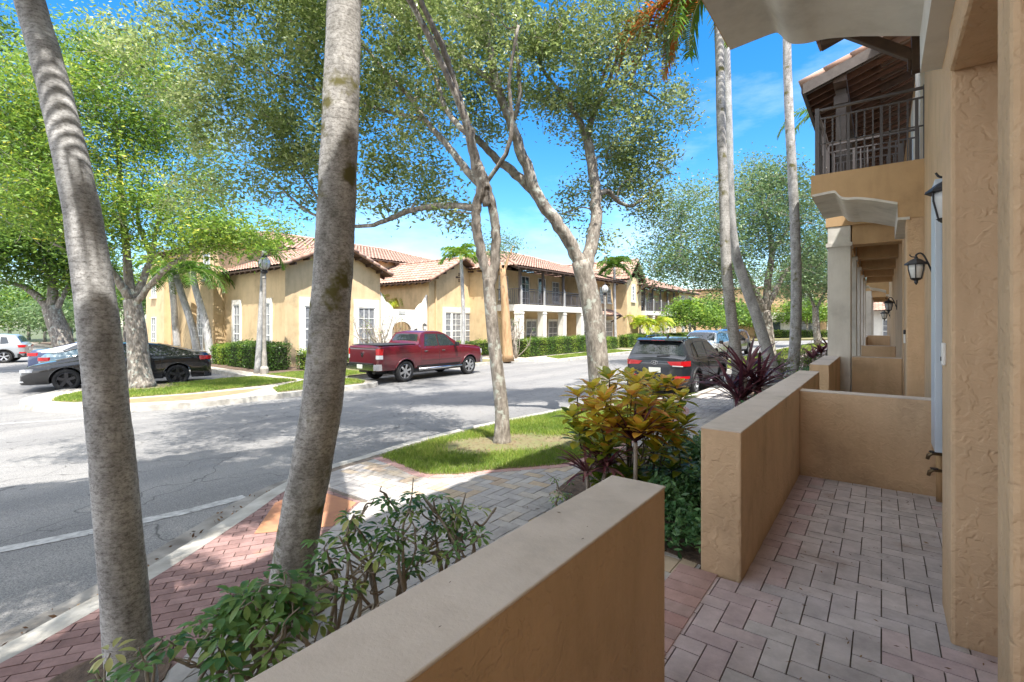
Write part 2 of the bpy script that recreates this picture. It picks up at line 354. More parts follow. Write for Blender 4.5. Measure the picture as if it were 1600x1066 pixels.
mb = MB(); mb.add(*strip('', G1, G2, .012, .007, None)); mb.add(*strip('', G2, offset(KBs, .63)[:52], .007, -.02, None))
tag(mb.build('gutter', M['gutter']), kind='structure')
# far land with kerb
FLc = [(-21.0, 3.9), (-19.6, 2.9), (-18.3, 2.6), (-17.0, 2.95), (-15.9, 3.7), (-15.1, 4.9), (-14.75, 6.2), (-14.62, 8), (-14.5, 10.4), (-14.6, 11.0), (-15.2, 11.25), (-16.9, 11.3), (-17.25, 11.8), (-17.25, 19), (-17.25, 22.6), (-16.9, 23.6), (-15.6, 24.3), (-15.2, 26), (-15.2, 34), (-15.2, 60), (-15.2, 66)]
FLc = [(x-.15, y) for x, y in FLc]
FLs = [tuple(p)[:2] for p in smoothpath([(x, y, 0) for x, y in FLc], 4)]
back = [(-75, 66), (-75, 10.2), (-40, 10.2), (-30, 10.0), (-24, 9.7), (-20.2, 9.4), (-20.3, 5.0)]
slab('far_pavement', FLs+back, .15, -.02, M['apron'])
FF = offset(FLs, -.17)
mb = MB()
for A, Bp, a, b in ((FLs, FF, .157, .150), (FF, offset(FLs, -.195), .150, .0)): mb.add(*strip('', A, Bp, a, b, None))
BK = [(-20.2, 9.4), (-24, 9.7), (-30, 10.0), (-40, 10.2)]
mb.add(*strip('', BK, offset(BK, .2), .157, .152, None)); mb.add(*strip('', offset(BK, .2), offset(BK, .23), .152, .0, None))
tag(mb.build('far_kerb', M['concrete']), kind='structure')
# painted lines
mb = MB()
def pline(p, q, w):
    p = Vector((*p, 0)); q = Vector((*q, 0)); d = (q-p).normalized(); s = Vector((-d.y, d.x, 0))*w/2; n = 12
    pts = [p.lerp(q, i/n) for i in range(n+1)]; vs = []
    for c in pts:
        for e in (c-s*(1+.12*random.uniform(-1, 1)), c+s*(1+.12*random.uniform(-1, 1))): vs.append((e.x, e.y, B(e.x)+.005))
    mb.add(vs, [(2*i, 2*i+1, 2*i+3, 2*i+2) for i in range(n)])
for a, b in (((-6.5, -.2), (-6.23, .69)), ((-6.23, .69), (-6.06, 1.26)), ((-6.06, 1.26), (-5.87, 2.05)), ((-5.87, 2.05), (-5.85, 2.6))): pline(a, b, .17)
pline((-17.3, -.8), (-15.2, 3.3), .12); pline((-20.5, 1.2), (-17.6, 1.9), .1)
for k in range(8): pline((-26, -2.0-2.8*k), (-21.0, -2.0-2.8*k), .1)
tag(mb.build('road_markings', M['line']), kind='structure')

def clip(poly, tri):
    for i in range(3):
        a, b = tri[i], tri[(i+1) % 3]; out = []
        def sd(p): return (b[0]-a[0])*(p[1]-a[1])-(b[1]-a[1])*(p[0]-a[0])
        for j in range(len(poly)):
            p, q = poly[j], poly[(j+1) % len(poly)]; sp, sq = sd(p), sd(q)
            if sp >= 0: out.append(p)
            if (sp >= 0) != (sq >= 0): t = sp/(sp-sq); out.append((p[0]+(q[0]-p[0])*t, p[1]+(q[1]-p[1])*t))
        poly = out
        if len(poly) < 3: return []
    return poly
def pavers(name, poly, W_, vf, mat, h=.012, rot=0, gap=.0035, hf=T, mode='herring', parent=None):
    tris = [[poly[i] for i in t] for t in tessellate_polygon([[Vector((x, y, 0)) for x, y in poly]])]
    tt = []
    for t in tris:
        ar = (t[1][0]-t[0][0])*(t[2][1]-t[0][1])-(t[1][1]-t[0][1])*(t[2][0]-t[0][0])
        if abs(ar) > 1e-6: tt.append(t if ar > 0 else t[::-1])
    xs = [p[0] for p in poly]; ys = [p[1] for p in poly]; cr, sr = math.cos(rot), math.sin(rot); cx, cy = sum(xs)/len(xs), sum(ys)/len(ys)
    rad = max(math.hypot(x-cx, y-cy) for x, y in poly); n = int(rad/W_)+3; mb = MB()
    for i in range(-n, n):
        for j in range(-n, n):
            if mode == 'herring':
                m = (i-j) % 4
                if m == 0: w, l = 2, 1
                elif m == 3: w, l = 1, 2
                else: continue
                x0, y0 = i*W_, j*W_
            else:
                w, l = 1, 2
                x0, y0 = i*W_, j*2*W_+(W_ if i % 2 else 0)
            q = [(x0+gap, y0+gap), (x0+w*W_-gap, y0+gap), (x0+w*W_-gap, y0+l*W_-gap), (x0+gap, y0+l*W_-gap)]
            q = [(cx+a*cr-b*sr, cy+a*sr+b*cr) for a, b in q]
            mx, my = sum(a for a, b in q)/4, sum(b for a, b in q)/4
            if not (min(xs)-.3 < mx < max(xs)+.3 and min(ys)-.3 < my < max(ys)+.3): continue
            v = vf(mx, my); dz = random.uniform(-.0015, .0015)
            for t in tt:
                c = clip(q, t)
                if len(c) < 3: continue
                k = len(c); vs = [(a, b, hf(a)+h+dz) for a, b in c]+[(a, b, hf(a)+.001) for a, b in c]
                mb.add(vs, [tuple(range(k))]+[(u, u+k, (u+1) % k+k, (u+1) % k) for u in range(k)], v)
    o = mb.build(name, mat, parent, attr=True)
    if not parent: tag(o, kind='structure')
    return o
def vwalk(x, y):
    v = random.uniform(.12, .5)
    if y > 3.4 and random.random() < .45 and y < 5.6: v = random.uniform(.52, .66)
    return v
# porch floor
px0, px1 = -.67*K, .6*K
def vporch(x, y):
    if x < px0+.24 or x > .40*K or (2.6 < y < 3.45 and x > .05): return random.uniform(.68, 1.0)
    return random.uniform(0, .58)
FZ = lambda x: .003
pavers('porch_paving', [(px0-.27, -1.0), (1.4, -1.0), (1.4, 6.45), (px0, 6.45), (px0, 3.5), (px0-.27, 3.5)], .125, vporch, M['porchpaver'], hf=FZ)
# walkway: herringbone grey
red_line = [(-2.2, .05), (-2.83, 1.0), (-3.77, 2.51), (-4.1, 3.01), (-4.86, 3.05), (-5.35, 3.25)]
lawn_in = [(-5.45, 4.2), (-5.0, 4.12), (-4.73, 4.05), (-4.28, 3.95), (-3.95, 4.15), (-3.77, 4.45), (-3.40, 4.85), (-3.13, 5.16), (-3.05, 5.7), (-2.99, 6.3), (-3.0, 8.6), (-3.15, 9.8), (-3.6, 10.6)]
pavers('walkway_paving', [(-1.03, .0)]+red_line+lawn_in[:]+[(-3.5, 11.2), (-3.5, 19.3), (-1.9, 19.3), (-1.9, 3.7), (-1.03, 3.7)], .118, vwalk, M['paver'])
pavers('far_walkway_paving', [(-3.5, 19.3), (-3.5, 52), (-1.9, 52), (-1.9, 19.3)], .3, lambda x, y: random.uniform(.1, .9), M['paver'])
kb_in = [p for p in KBs if -1.5 < p[1] < 3.3]
pavers('red_paving', [(x+.01, y) for x, y in kb_in]+[(-4.9, 2.98), (-4.12, 2.95), (-3.79, 2.47), (-2.85, .97), (-2.3, .0), (-2.0, -1.4)], .088, lambda x, y: random.uniform(.1, .9), M['redpaver'], rot=R_(-33), mode='run')
mb = MB(); 
def lay(mb, pts, h): mb.add([(x, y, T(x)+h) for x, y in pts], [tuple(range(len(pts)))])
lay(mb, [(-4.85, 2.45), (-4.95, 2.90), (-4.14, 2.90), (-3.80, 2.42), (-4.22, 1.95)], .016)
tag(mb.build('kerb_ramp', M['ramp']), kind='structure')
# soldier course borders
mb = MB()
def border(path, w, bw, v0, v1, h=.016):
    P = smoothpath([(x, y, 0) for x, y in path], 8); acc = 0; 
    L = [0]
    for a, b in zip(P, P[1:]): L.append(L[-1]+(b-a).length)
    def pt(s):
        for i in range(len(L)-1):
            if L[i+1] >= s: t = (s-L[i])/max(L[i+1]-L[i], 1e-6); return P[i].lerp(P[i+1], t), (P[i+1]-P[i]).normalized()
        return P[-1], (P[-1]-P[-2]).normalized()
    s = 0
    while s+bw < L[-1]:
        a, d = pt(s+.004); b, e = pt(s+bw-.004); n = Vector((d.y, -d.x, 0)); m_ = Vector((e.y, -e.x, 0))
        q = [a-n*w/2, b-m_*w/2, b+m_*w/2, a+n*w/2]; zz = h+random.uniform(-.001, .001)
        mb.add([(p.x, p.y, T(p.x)+zz) for p in q]+[(p.x, p.y, T(p.x)+.002) for p in q], [(0, 1, 2, 3), (0, 4, 5, 1), (1, 5, 6, 2), (2, 6, 7, 3), (3, 7, 4, 0)], random.uniform(v0, v1)); s += bw
border(lawn_in, .22, .118, .85, 1.0)
border([(-2.2, .05), (-2.83, 1.0), (-3.77, 2.51), (-4.1, 3.01)], .12, .23, .3, .5)
border([(-1.97, 2.3), (-1.97, 6), (-1.97, 12), (-1.97, 19)], .22, .118, .6, 1.0)
border([(-1.03, 2.15), (-1.03, 3.55)], .26, .125, .75, 1.0, .020)
tag(mb.build('paving_border', M['paver'], attr=True), kind='structure')
# beds (mulch) and lawns
slab('planting_bed', [(-1.02, 3.6), (-1.9, 3.75), (-2.7, 4.3), (-2.85, 5.2), (-2.85, 6.4), (-1.9, 7.6), (-1.9, 12.5), (-2.8, 12.7), (-2.8, 15), (-2.2, 15.3), (-2.2, 19.3), (-.97, 19.3), (-.97, 3.6)], .168, .15, M['soil'])
slab('near_bed', [(-1.0, .2), (-1.0, 2.12), (-2.15, 2.12), (-2.45, 1.6), (-2.3, .9), (-2.0, .2)], .172, .15, M['soil'])
for cx, cy, r in ((-2.98, .66, .28), (-3.0, 1.52, .34)):
    slab('tree_pit', [(cx+r*math.cos(a*.4), cy+r*math.sin(a*.4)) for a in range(16)], .172, .15, M['soil'])
lawnA = [(-5.45, 4.22)]+lawn_in[1:]+[(-4.0, 10.8), (-4.7, 10.65), (-5.02, 10.2), (-5.18, 9.0), (-5.46, 6.9), (-5.55, 5.3)]
slab('lawn', lawnA, .172, .15, M['turf'])
slab('lawn_beyond', [(-5.9, 22), (-6.1, 26), (-5.8, 36), (-5.0, 50), (-3.6, 51), (-3.6, 20.5), (-5.1, 20.9)], .172, .15, M['turf'])
slab('island_lawn', [(-20.0, 4.2), (-19.2, 3.35), (-18.2, 3.0), (-17.4, 3.3), (-17.3, 4.4), (-16.85, 5.9), (-17.0, 8.4), (-17.4, 9.6), (-20.0, 9.2)], .172, .15, M['turf'])
slab('verge_lawn', [(-16.0, 8.0), (-14.9, 7.6), (-14.72, 10.6), (-15.2, 11.0), (-17.2, 11.1), (-17.5, 22), (-20.5, 22), (-20.5, 10.0), (-17.3, 10.0)], .172, .15, M['turf'])
slab('house_bed', [(-74, 10.5), (-40, 10.5), (-24, 10.1), (-20.6, 10.1), (-20.6, 65), (-74, 65)], .166, .15, M['soil'])
slab('far_lawn', [(-15.5, 25.0), (-15.4, 36), (-17.1, 36), (-17.0, 26)], .172, .15, M['turf'])
slab('far_lawn_beyond', [(-15.5, 38), (-15.4, 60), (-18, 60), (-18, 38)], .172, .15, M['turf'])
slab('rear_lawn', [(-40, 66.5), (30, 66.5), (30, 73.5), (-40, 73.5)], .172, -.1, M['turf'])
slab('side_lawn', [(-22, -60), (-14, -60), (-14, -12), (-22, -12)], .15, -.02, M['turf'])
mb = MB(); lay(mb, [(-17.25, 3.3), (-15.7, 4.1), (-14.95, 5.6), (-15.0, 7.5), (-16.75, 8.2), (-16.75, 5.9), (-17.2, 4.4)], .008)
tag(mb.build('far_walk', M['apron']), kind='structure')
mb = MB(); lay(mb, [(-16.95, 3.5), (-16.0, 4.25), (-15.3, 5.4), (-15.6, 7.0), (-16.3, 7.9), (-16.5, 5.9), (-16.85, 4.5)], .014)
tag(mb.build('far_kerb_ramp', M['ramp']), kind='structure')
# grass blades
def inside(poly, X, Y):
    c = np.zeros(len(X), bool); n = len(poly)
    for i in range(n):
        x1, y1 = poly[i]; x2, y2 = poly[(i+1) % n]
        if y1 == y2: continue
        c ^= ((y1 > Y) != (y2 > Y)) & (X < (x2-x1)*(Y-y1)/(y2-y1)+x1)
    return c
def Tn(X): return np.where(X > -3, 0, np.where(X < -14, -.4, (.4/11)*(X+3)))
def grass(name, poly, n, h, w, label, bare=()):
    xs = [p[0] for p in poly]; ys = [p[1] for p in poly]
    X = RNG.uniform(min(xs), max(xs), n*2); Y = RNG.uniform(min(ys), max(ys), n*2); k = inside(poly, X, Y)
    for bx, by, br in bare:
        r = np.hypot(X-bx, (Y-by))/br+RNG.normal(0, .18, len(X)); k &= r > 1
    X = X[k][:n]; Y = Y[k][:n]; m = len(X); X = X+RNG.normal(0, .022, m); Y = Y+RNG.normal(0, .022, m); Z = Tn(X)+.015
    pat = .5+.5*np.sin(X*3.1+np.sin(Y*2.3)*1.7)*np.sin(Y*2.7+X)
    hh = h*RNG.uniform(.5, 1.3, m)*(.7+.6*pat); a = RNG.uniform(0, 2*PI, m); le = RNG.normal(0, .45, (m, 2))*hh[:, None]
    P = np.stack([X, Y, Z], 1); s = np.stack([np.cos(a)*w/2, np.sin(a)*w/2, 0*a], 1)
    top = P+np.stack([le[:, 0], le[:, 1], hh], 1)
    V = np.stack([P-s, P+s, top], 1).reshape(-1, 3); F = np.arange(3*m).reshape(-1, 3)
    v = np.clip(RNG.normal(.42, .2, m)+.35*(pat-.5), 0, 1)
    o = npmesh(name, V, F, M['grass'], attr=v); tag(o, label, 'grass', kind='stuff')
bareA = [(-4.55, 5.55, .55), (-4.3, 5.9, .6), (-3.7, 6.3, .45), (-4.75, 5.3, .5), (-4.7, 9.24, .5)]
grass('lawn_grass', lawnA, 95000, .058, .008, 'short green grass round the nearest oak beside the paved walk', bareA)
grass('island_grass', [(-20.0, 4.2), (-19.2, 3.35), (-18.2, 3.0), (-17.4, 3.3), (-17.3, 4.4), (-16.85, 5.9), (-17.0, 8.4), (-17.4, 9.6), (-20.0, 9.2)], 30000, .06, .02, 'sunlit grass on the parking island in front of the black sedan', [(-19.6, 5.6, .9)])
grass('verge_grass', [(-16.0, 8.0), (-14.9, 7.6), (-14.72, 10.6), (-15.2, 11.0), (-17.2, 11.1), (-17.5, 13), (-20.5, 13), (-20.5, 10.0), (-17.3, 10.0)], 20000, .06, .02, 'grass verge behind the kerb at the rear of the maroon pickup')
grass('far_grass', [(-15.5, 25.0), (-15.4, 36), (-17.1, 36), (-17.0, 26)], 16000, .07, .03, 'grass strip below the diamond sign across the street')
grass('right_grass', [(-5.9, 22), (-6.1, 26), (-5.8, 36), (-5.0, 50), (-3.6, 51), (-3.6, 20.5), (-5.1, 20.9)], 20000, .06, .03, 'grass round the large tree beyond the leaning palm')
# fallen leaves
def litter(name, rects, n, size, label):
    P = []
    for x0, x1, y0, y1 in rects:
        for k in range(n): x, y = random.uniform(x0, x1), random.uniform(y0, y1); P.append((x, y, (B(x)+.008) if name == 'road_litter' else T(x)+.026))
    V, F, a = leaves(P, 1, (.0, .0, .001), size, .35, (0, 1), up=0)
    V = V.reshape(-1, 4, 3); c = V.mean(1, keepdims=True); V = c+(V-c)*np.array([1, 1, .12]); V = V.reshape(-1, 3)
    tag(npmesh(name, V, F, M['litter'], attr=a), label, 'leaf litter', kind='stuff')
gp = [p for p in offset(KBs, .34) if -3 < p[1] < 10]; P_l = []
for k in range(520):
    a_ = random.choice(gp); P_l.append((a_[0]+random.gauss(0, .07), a_[1]+random.uniform(-.25, .25), B(a_[0])+.02))
V, F, a = leaves(P_l, 1, (.0, .0, .003), .045, .4, (0, 1), up=0); tag(npmesh('gutter_litter', V, F, M['litter'], attr=a), 'dry leaves and dirt collected in the near gutter', 'leaf litter', kind='stuff')
litter('porch_litter', [(-.6, .5, 2.0, 6.3)], 150, .034, 'small dark dead leaves scattered on the porch paving')
litter('bed_litter', [(-5.0, -3.4, 5.0, 6.9)], 900, .05, 'brown dead leaves on the bare soil under the oak')
litter('planting_litter', [(-2.7, -1.1, 3.7, 8)], 700, .05, 'brown dead leaves on the mulch beside the porch wall')

P_l = []
for k in range(9): P_l.append((random.uniform(-.98, -.80), random.uniform(3.8, 8.2), 1.0245))
for k in range(6): P_l.append((random.uniform(-.99, -.80), random.uniform(.7, 2.0), 1.0245))
V, F, a = leaves(P_l, 1, (.0, .0, .0), .016, .4, (0, .5), up=0); V = V.reshape(-1, 4, 3); c_ = V.mean(1, keepdims=True); V = (c_+(V-c_)*np.array([1, 1, .15])).reshape(-1, 3)
tag(npmesh('wall_litter', V, F, M['litter'], attr=a), 'tiny dark leaf crumbs lying on the tops of the half walls', 'leaf litter', kind='stuff')
litter('lawn_litter', [(-5.3, -3.3, 4.3, 9.5)], 160, .045, 'scattered tan fallen leaves on the near lawn')

litter('road_litter', [(-7.5, -5.9, 3.0, 10), (-14, -6, 2, 20)], 70, .05, 'a few dry leaves blown over the asphalt')
# ---------------------------------------------------------------- near townhouse (old units scaled by K)
ROW = 'half walls of the porches'
def kwall(name, boxes, label, cap=True):
    e = empty(name, (boxes[0][0]*K, boxes[0][2]*K, 0), 0, label, 'porch wall', ROW)
    off = (boxes[0][0], boxes[0][2], 0)
    b = MB(off)
    for q in boxes: b.box(*q)
    b.build('wall', M['tan'], e, scale=K, bevel=.012)
    c = MB(off)
    for x0, x1, y0, y1, z0, z1 in boxes: c.box(x0-.002, x1+.002, y0-.002, y1+.002, z1-.006, z1+.004)
    c.build('wall_cap', M['cap'], e, scale=K, bevel=.006)
    return e
kwall('porch_wall', [(-.914, -.684, -3.2, 1.906, -.1, .9)], 'tan stucco half wall running along the bottom edge beside the bushes')
kwall('porch_wall', [(-.900, -.665, 3.125, 7.68, -.1, .9)], 'long tan half wall beyond the gap, standing beside the green ground cover')
kwall('porch_wall', [(-.665, .45, 5.69, 5.86, 0, .865)], 'low tan wall closing the far end of the empty porch, hose taps beside it')
kwall('porch_wall', [(-.87, -.62, 8.55, 10.95, -.1, .93)], 'short tan half wall leading up to the nearest pale column')
kwall('porch_wall', [(-.44, .28, 10.9, 11.1, 0, .93)], 'tan cross wall between the nearest pale column and the house')
kwall('porch_wall', [(-.44, .28, 16.0, 16.2, 0, .95)], 'second tan cross wall behind the pale columns')
kwall('porch_wall', [(-.75, -.52, 23, 31, -.1, .95), (-.52, .28, 27.0, 27.2, 0, 1.0)], 'farthest tan porch wall seen under the colonnade')
TH1 = empty('townhouse', (.29*K, 3.13*K, 0), 0, 'near tan stucco townhouse with scrolled white balcony soffits and pale colonnade', 'townhouse')
OFF = (.29, 3.13, 0)
def tb(): return MB(OFF)
def tbuild(mb, name, mats, parent=None, **k):
    if parent is None: return mb.build(name, mats, TH1, scale=K, **k)
    return mb.build(name, mats, parent, scale=K, **k)
w = tb()
w.box(.29, .9, -8, 1.71, 0, 5.9); w.box(.255, .9, 1.71, 1.9, 0, 5.9)
w.box(.255, .9, 1.9, 3.13, 2.75, 5.9); w.box(1.3, 1.5, 1.9, 3.13, 0, 2.75); w.box(.9, 1.5, 1.75, 1.9, 0, 2.75); w.box(.9, 1.5, 3.13, 3.3, 0, 2.75)
w.box(.263, .9, 3.13, 3.56, 0, 5.9)
w.box(.45, .9, 3.56, 8.5, 0, 5.9)
w.box(.263, .9, 8.51, 8.95, 0, 3.42); w.box(.30, .9, 8.95, 10.85, 0, 3.42); w.box(.49, .9, 8.5, 10.85, 3.42, 5.9)
w.box(.285, .9, 10.85, 31, 0, 3.42); w.box(.50, .9, 10.85, 22, 3.42, 6.2); w.box(.285, .9, 22, 31, 3.42, 6.2); w.box(.30, .9, 31, 33, 0, 6.0); w.box(.285, .9, 33, 42, 0, 6.2)
w.box(.9, 8, -8, 42, 0, 5.88)
tbuild(w, 'wall', M['tan'], bevel=.018)
# loggia upper slab, beams and columns
def column(y, x0=-.84, x1=-.44):
    c = tb(); c.box(x0+.02, x1-.02, y, y+.42, 0, 3.36); tbuild(c, 'column', M['greige'], bevel=.01)
def capband(y, x0=-.84, x1=-.44):
    c = tb(); c.box(x0-.005, x1+.005, y-.025, y+.445, 2.98, 3.05); tbuild(c, 'column_band', M['greige'])
CY = [10.95, 13.5, 16.1, 18.7, 21.3, 34, 36.6, 39.2, 41.6]
for y in CY: column(y); capband(y)
for y in CY:
    c = tb(); c.box(-.44, .29, y+.02, y+.40, 3.0, 3.36); tbuild(c, 'cross_beam', M['tanfine'])
for y0, y1 in ((10.96, 21.7), (34, 42)):
    c = tb(); c.box(-.80, -.48, y0+.01, y1, 3.05, 3.36); tbuild(c, 'edge_beam', M['tanfine'])
    c = tb(); c.box(-.85, .29, y0-.02, y1+.02, 3.363, 3.56); tbuild(c, 'balcony_slab', M['tanfine'])
# scroll-profiled balconies
prof = [(-.83, 3.43), (-.66, 3.445), (-.56, 3.45), (-.53, 3.43), (-.50, 3.385), (-.46, 3.345), (-.38, 3.32), (-.27, 3.31), (-.1, 3.265), (.17, 3.17), (.172, 2.96), (.30, 2.955)]
_q = smoothpath([(x, 0, z) for x, z in prof[1:9]], 4); prof = [prof[0]]+[(p.x, p.z) for p in _q]+prof[9:]
def scroll(y0, y1):
    up = [(x, z+.02) for x, z in prof]
    b = tb(); b.prism(up+[(.49, 2.975), (.49, 3.75), (-.845, 3.75), (-.845, 3.45)], 1, y0, y1); tbuild(b, 'balcony', M['tanfine'])
    s = tb(); n = len(prof); vs = []
    for y in (y0-.012, y1+.012):
        vs += [(x, y, z) for x, z in prof]+[(x, y, z+.035) for x, z in prof]
    fs = []
    for i in range(n-1):
        fs += [(i, i+1, 2*n+i+1, 2*n+i), (n+i, 3*n+i, 3*n+i+1, n+i+1), (i, n+i, n+i+1, i+1), (2*n+i, 2*n+i+1, 3*n+i+1, 3*n+i)]
    fs += [(0, 2*n, 3*n, n), (n-1, 2*n-1, 4*n-1, 3*n-1)]
    s.add(vs, fs); tbuild(s, 'balcony_soffit', M['greige'])
scroll(1.60, 3.565); scroll(8.5, 10.4); scroll(31, 33)
def rail(name, x0, x1, y0, y1, z0, mat, spacing=.092, h=1.13, parent=None, sides=1):
    e = bpy.data.objects.new(name, None); col.objects.link(e); e.parent = TH1; e.location = ((x0-OFF[0])*K, (y0-OFF[1])*K, z0*K)
    def seg(p, q, name2):
        b = MB((x0, y0, z0)); p = Vector(p); q = Vector(q)
        up = Vector((0, 0, 1)); L = (q-p).length; n = max(2, int(L/spacing))
        b.bar(p+up*h, q+up*h, .045, .03); b.bar(p+up*(h-.13), q+up*(h-.13), .03, .02); b.bar(p+up*.05, q+up*.05, .035, .02); b.bar(p+up*.62, q+up*.62, .02, .018)
        for i in range(1, n):
            c = p.lerp(q, i/n)
            b.bar(c+up*.05, c+up*(h-.13), .02 if i % 4 else .035)
            if i % 4 == 2: b.lathe([(.005, -.035), (.024, 0), (.005, .035)], 8, tuple(c+up*.62))
        for c in (p, q): b.bar(c, c+up*(h+.03), .055)
        b.build(name2, mat, e, scale=K)
    return e, seg
z = 3.76
e, seg = rail('balustrade', -.79, .42, 8.54, 10.35, z-.17, M['railgrey'])
seg((-.77, 8.56, z-.17), (.47, 8.56, z-.17), 'front_railing'); seg((-.77, 8.62, z-.17), (-.77, 10.3, z-.17), 'side_railing'); seg((-.77, 10.34, z-.17), (.47, 10.34, z-.17), 'front_railing')
e, seg = rail('balustrade', -.8, .42, 11, 21.6, 3.56, M['railgrey'])
seg((-.78, 11.03, 3.57), (-.78, 21.6, 3.57), 'side_railing'); seg((-.76, 11.03, 3.57), (.26, 11.03, 3.57), 'front_railing')
# loggia roof: posts, beam, rafters, boards, rake tiles
for y in (11.1, 13.6, 16.2, 18.8, 21.3):
    c = tb(); c.box(-.70, -.54, y, y+.16, 3.56, 5.98); c.box(-.73, -.51, y-.03, y+.19, 5.70, 5.86); tbuild(c, 'wooden_post', M['woodgrey'])
c = tb(); c.box(-.72, -.52, 10.75, 21.9, 5.985, 6.13); tbuild(c, 'eave_beam', M['wood'])
SL = .333; ex, ez = -1.19, 6.02
def rz(x): return ez+(x-ex)*SL
n = 36
for i in range(n):
    y = 10.78+i*.32
    c = tb(); c.add([(x, yy, rz(x)-dz) for x in (ex+.04, .5) for yy in (y, y+.06) for dz in (.0, .12)],
                    [(0, 1, 3, 2), (4, 6, 7, 5), (0, 4, 5, 1), (2, 3, 7, 6), (1, 5, 7, 3), (0, 2, 6, 4)]); tbuild(c, 'rafter', M['woodred'] if i else M['woodgrey'])
c = tb(); c.add([(x, y, rz(x)+dz) for x in (ex, 1.6) for y in (10.70, 22.1) for dz in (.002, .05)],
                [(0, 1, 3, 2), (4, 6, 7, 5), (0, 4, 5, 1), (2, 3, 7, 6), (1, 5, 7, 3), (0, 2, 6, 4)]); tbuild(c, 'roof_deck', M['woodred'])
c = tb(); c.box(ex-.03, ex+.03, 10.68, 22.1, ez-.10, ez+.07); c.add([(x, y, rz(x)+dz) for x in (ex, 1.6) for y in (10.655, 10.695) for dz in (-.14, .055)],
                [(0, 1, 3, 2), (4, 6, 7, 5), (0, 4, 5, 1), (2, 3, 7, 6), (1, 5, 7, 3), (0, 2, 6, 4)]); tbuild(c, 'fascia', M['woodgrey'])
def tiles(mb, p0, pu, ps, uL, uR, per=.30, course=.36, amp=.05, n=8):
    """corrugated barrel tile field: p0 origin, pu unit along eave, ps unit up slope, uL/uR(s) limits, list of slope range"""
    pu = Vector(pu); ps = Vector(ps); nr = pu.cross(ps).normalized()
    if nr.z < 0: nr = -nr
    S = uL[1]; k = max(1, int(S/course)); U0 = min(uL[0], uL[2]); U1 = max(uR[0], uR[2]); cols = max(4, int((U1-U0)/per*n))
    for r in range(k):
        s0, s1 = S*r/k, S*(r+1)/k+.03
        f0 = min(1, s0/S); f1 = min(1, s1/S)
        a0, b0 = uL[0]+(uL[2]-uL[0])*f0, uR[0]+(uR[2]-uR[0])*f0; a1, b1 = uL[0]+(uL[2]-uL[0])*f1, uR[0]+(uR[2]-uR[0])*f1
        vs = []; base = len(mb.v)
        us = [U0+(U1-U0)*i/cols for i in range(cols+1)]
        for s, lift, a, b in ((s0, .035, a0, b0), (s1, .0, a1, b1)):
            for u in us:
                uc = min(max(u, a), b); h = amp*abs(math.sin(PI*u/per)) if a <= u <= b else 0
                vs.append(Vector(p0)+pu*uc+ps*s+nr*(h+lift))
        m = cols+1; fs = []; 
        mb.v.extend([tuple(q) for q in vs]); v = 0
        for i in range(cols):
            if us[i+1] < a0 and us[i+1] < a1 or us[i] > b0 and us[i] > b1: continue
            if i % n == 0: v = random.random()
            mb.f.append((base+i, base+i+1, base+m+i+1, base+m+i)); mb.m.append(0); mb.a.append(v)
def raketiles(mb, p, q, r=.09, L=.42):
    p = Vector(p); q = Vector(q); n = max(1, int((q-p).length/L)); d = (q-p)/n
    for i in range(n):
        mb.ca = random.random(); a = p+d*i; b = p+d*(i+1.12); mb.tube([a, b], [r*1.08, r*.92], 10)
sl = Vector((1, 0, SL)).normalized()
c = tb(); tiles(c, (ex-.05, 10.8, ez+.06), (0, 1, 0), sl, (0, 2.6, 0), (11.3, 0, 11.3)); raketiles(c, (ex-.06, 10.72, ez+.075), (1.6, 10.72, rz(1.6)+.10), .075, .38)
c.a = c.a[:len(c.f)]; tbuild(c, 'roof_tiles', M['tile'], attr=True, smooth=True)
# main roof
def mainroof(y0, y1, exx, zz):
    c = tb(); c.add([(x, y, zz+(x-exx)*SL+dz) for x in (exx, 4.5) for y in (y0, y1) for dz in (0, .06)],
                [(0, 1, 3, 2), (4, 6, 7, 5), (0, 4, 5, 1), (2, 3, 7, 6), (1, 5, 7, 3), (0, 2, 6, 4)]); tbuild(c, 'roof_deck', M['wood'])
    c = tb(); L = (4.5-exx)/sl.x; tiles(c, (exx-.05, y0, zz+.065), (0, 1, 0), sl, (0, L, 0), (y1-y0, 0, y1-y0)); raketiles(c, (exx-.05, y1, zz+.09), (4.5, y1, zz+.09+(4.5-exx)*SL), .075, .38)
    tbuild(c, 'roof_tiles', M['tile'], attr=True, smooth=True)
    k = int((y1-y0)/.6)
    for i in range(k):
        y = y0+.3+i*.6; c = tb(); c.bar((exx+.03, y, zz-.06), (.5, y, zz-.06+(.5-exx)*SL), .07, .11); tbuild(c, 'rafter', M['wood'])
mainroof(-8.5, 8.7, -.72, 5.66)
mainroof(10.3, 42.5, -.05, 6.35)
# knee brace
c = tb(); c.box(.31, .448, 8.26, 8.40, 4.86, 5.75); c.bar((.36, 8.33, 5.05), (-.40, 8.33, 5.66), .13, .12, (0, 1, 0)); c.box(-.70, .28, 8.27, 8.39, 5.60, 5.72)
c.box(.27, .31, 8.28, 8.38, 4.90, 5.05); tbuild(c, 'knee_brace', M['wood'], bevel=.012)
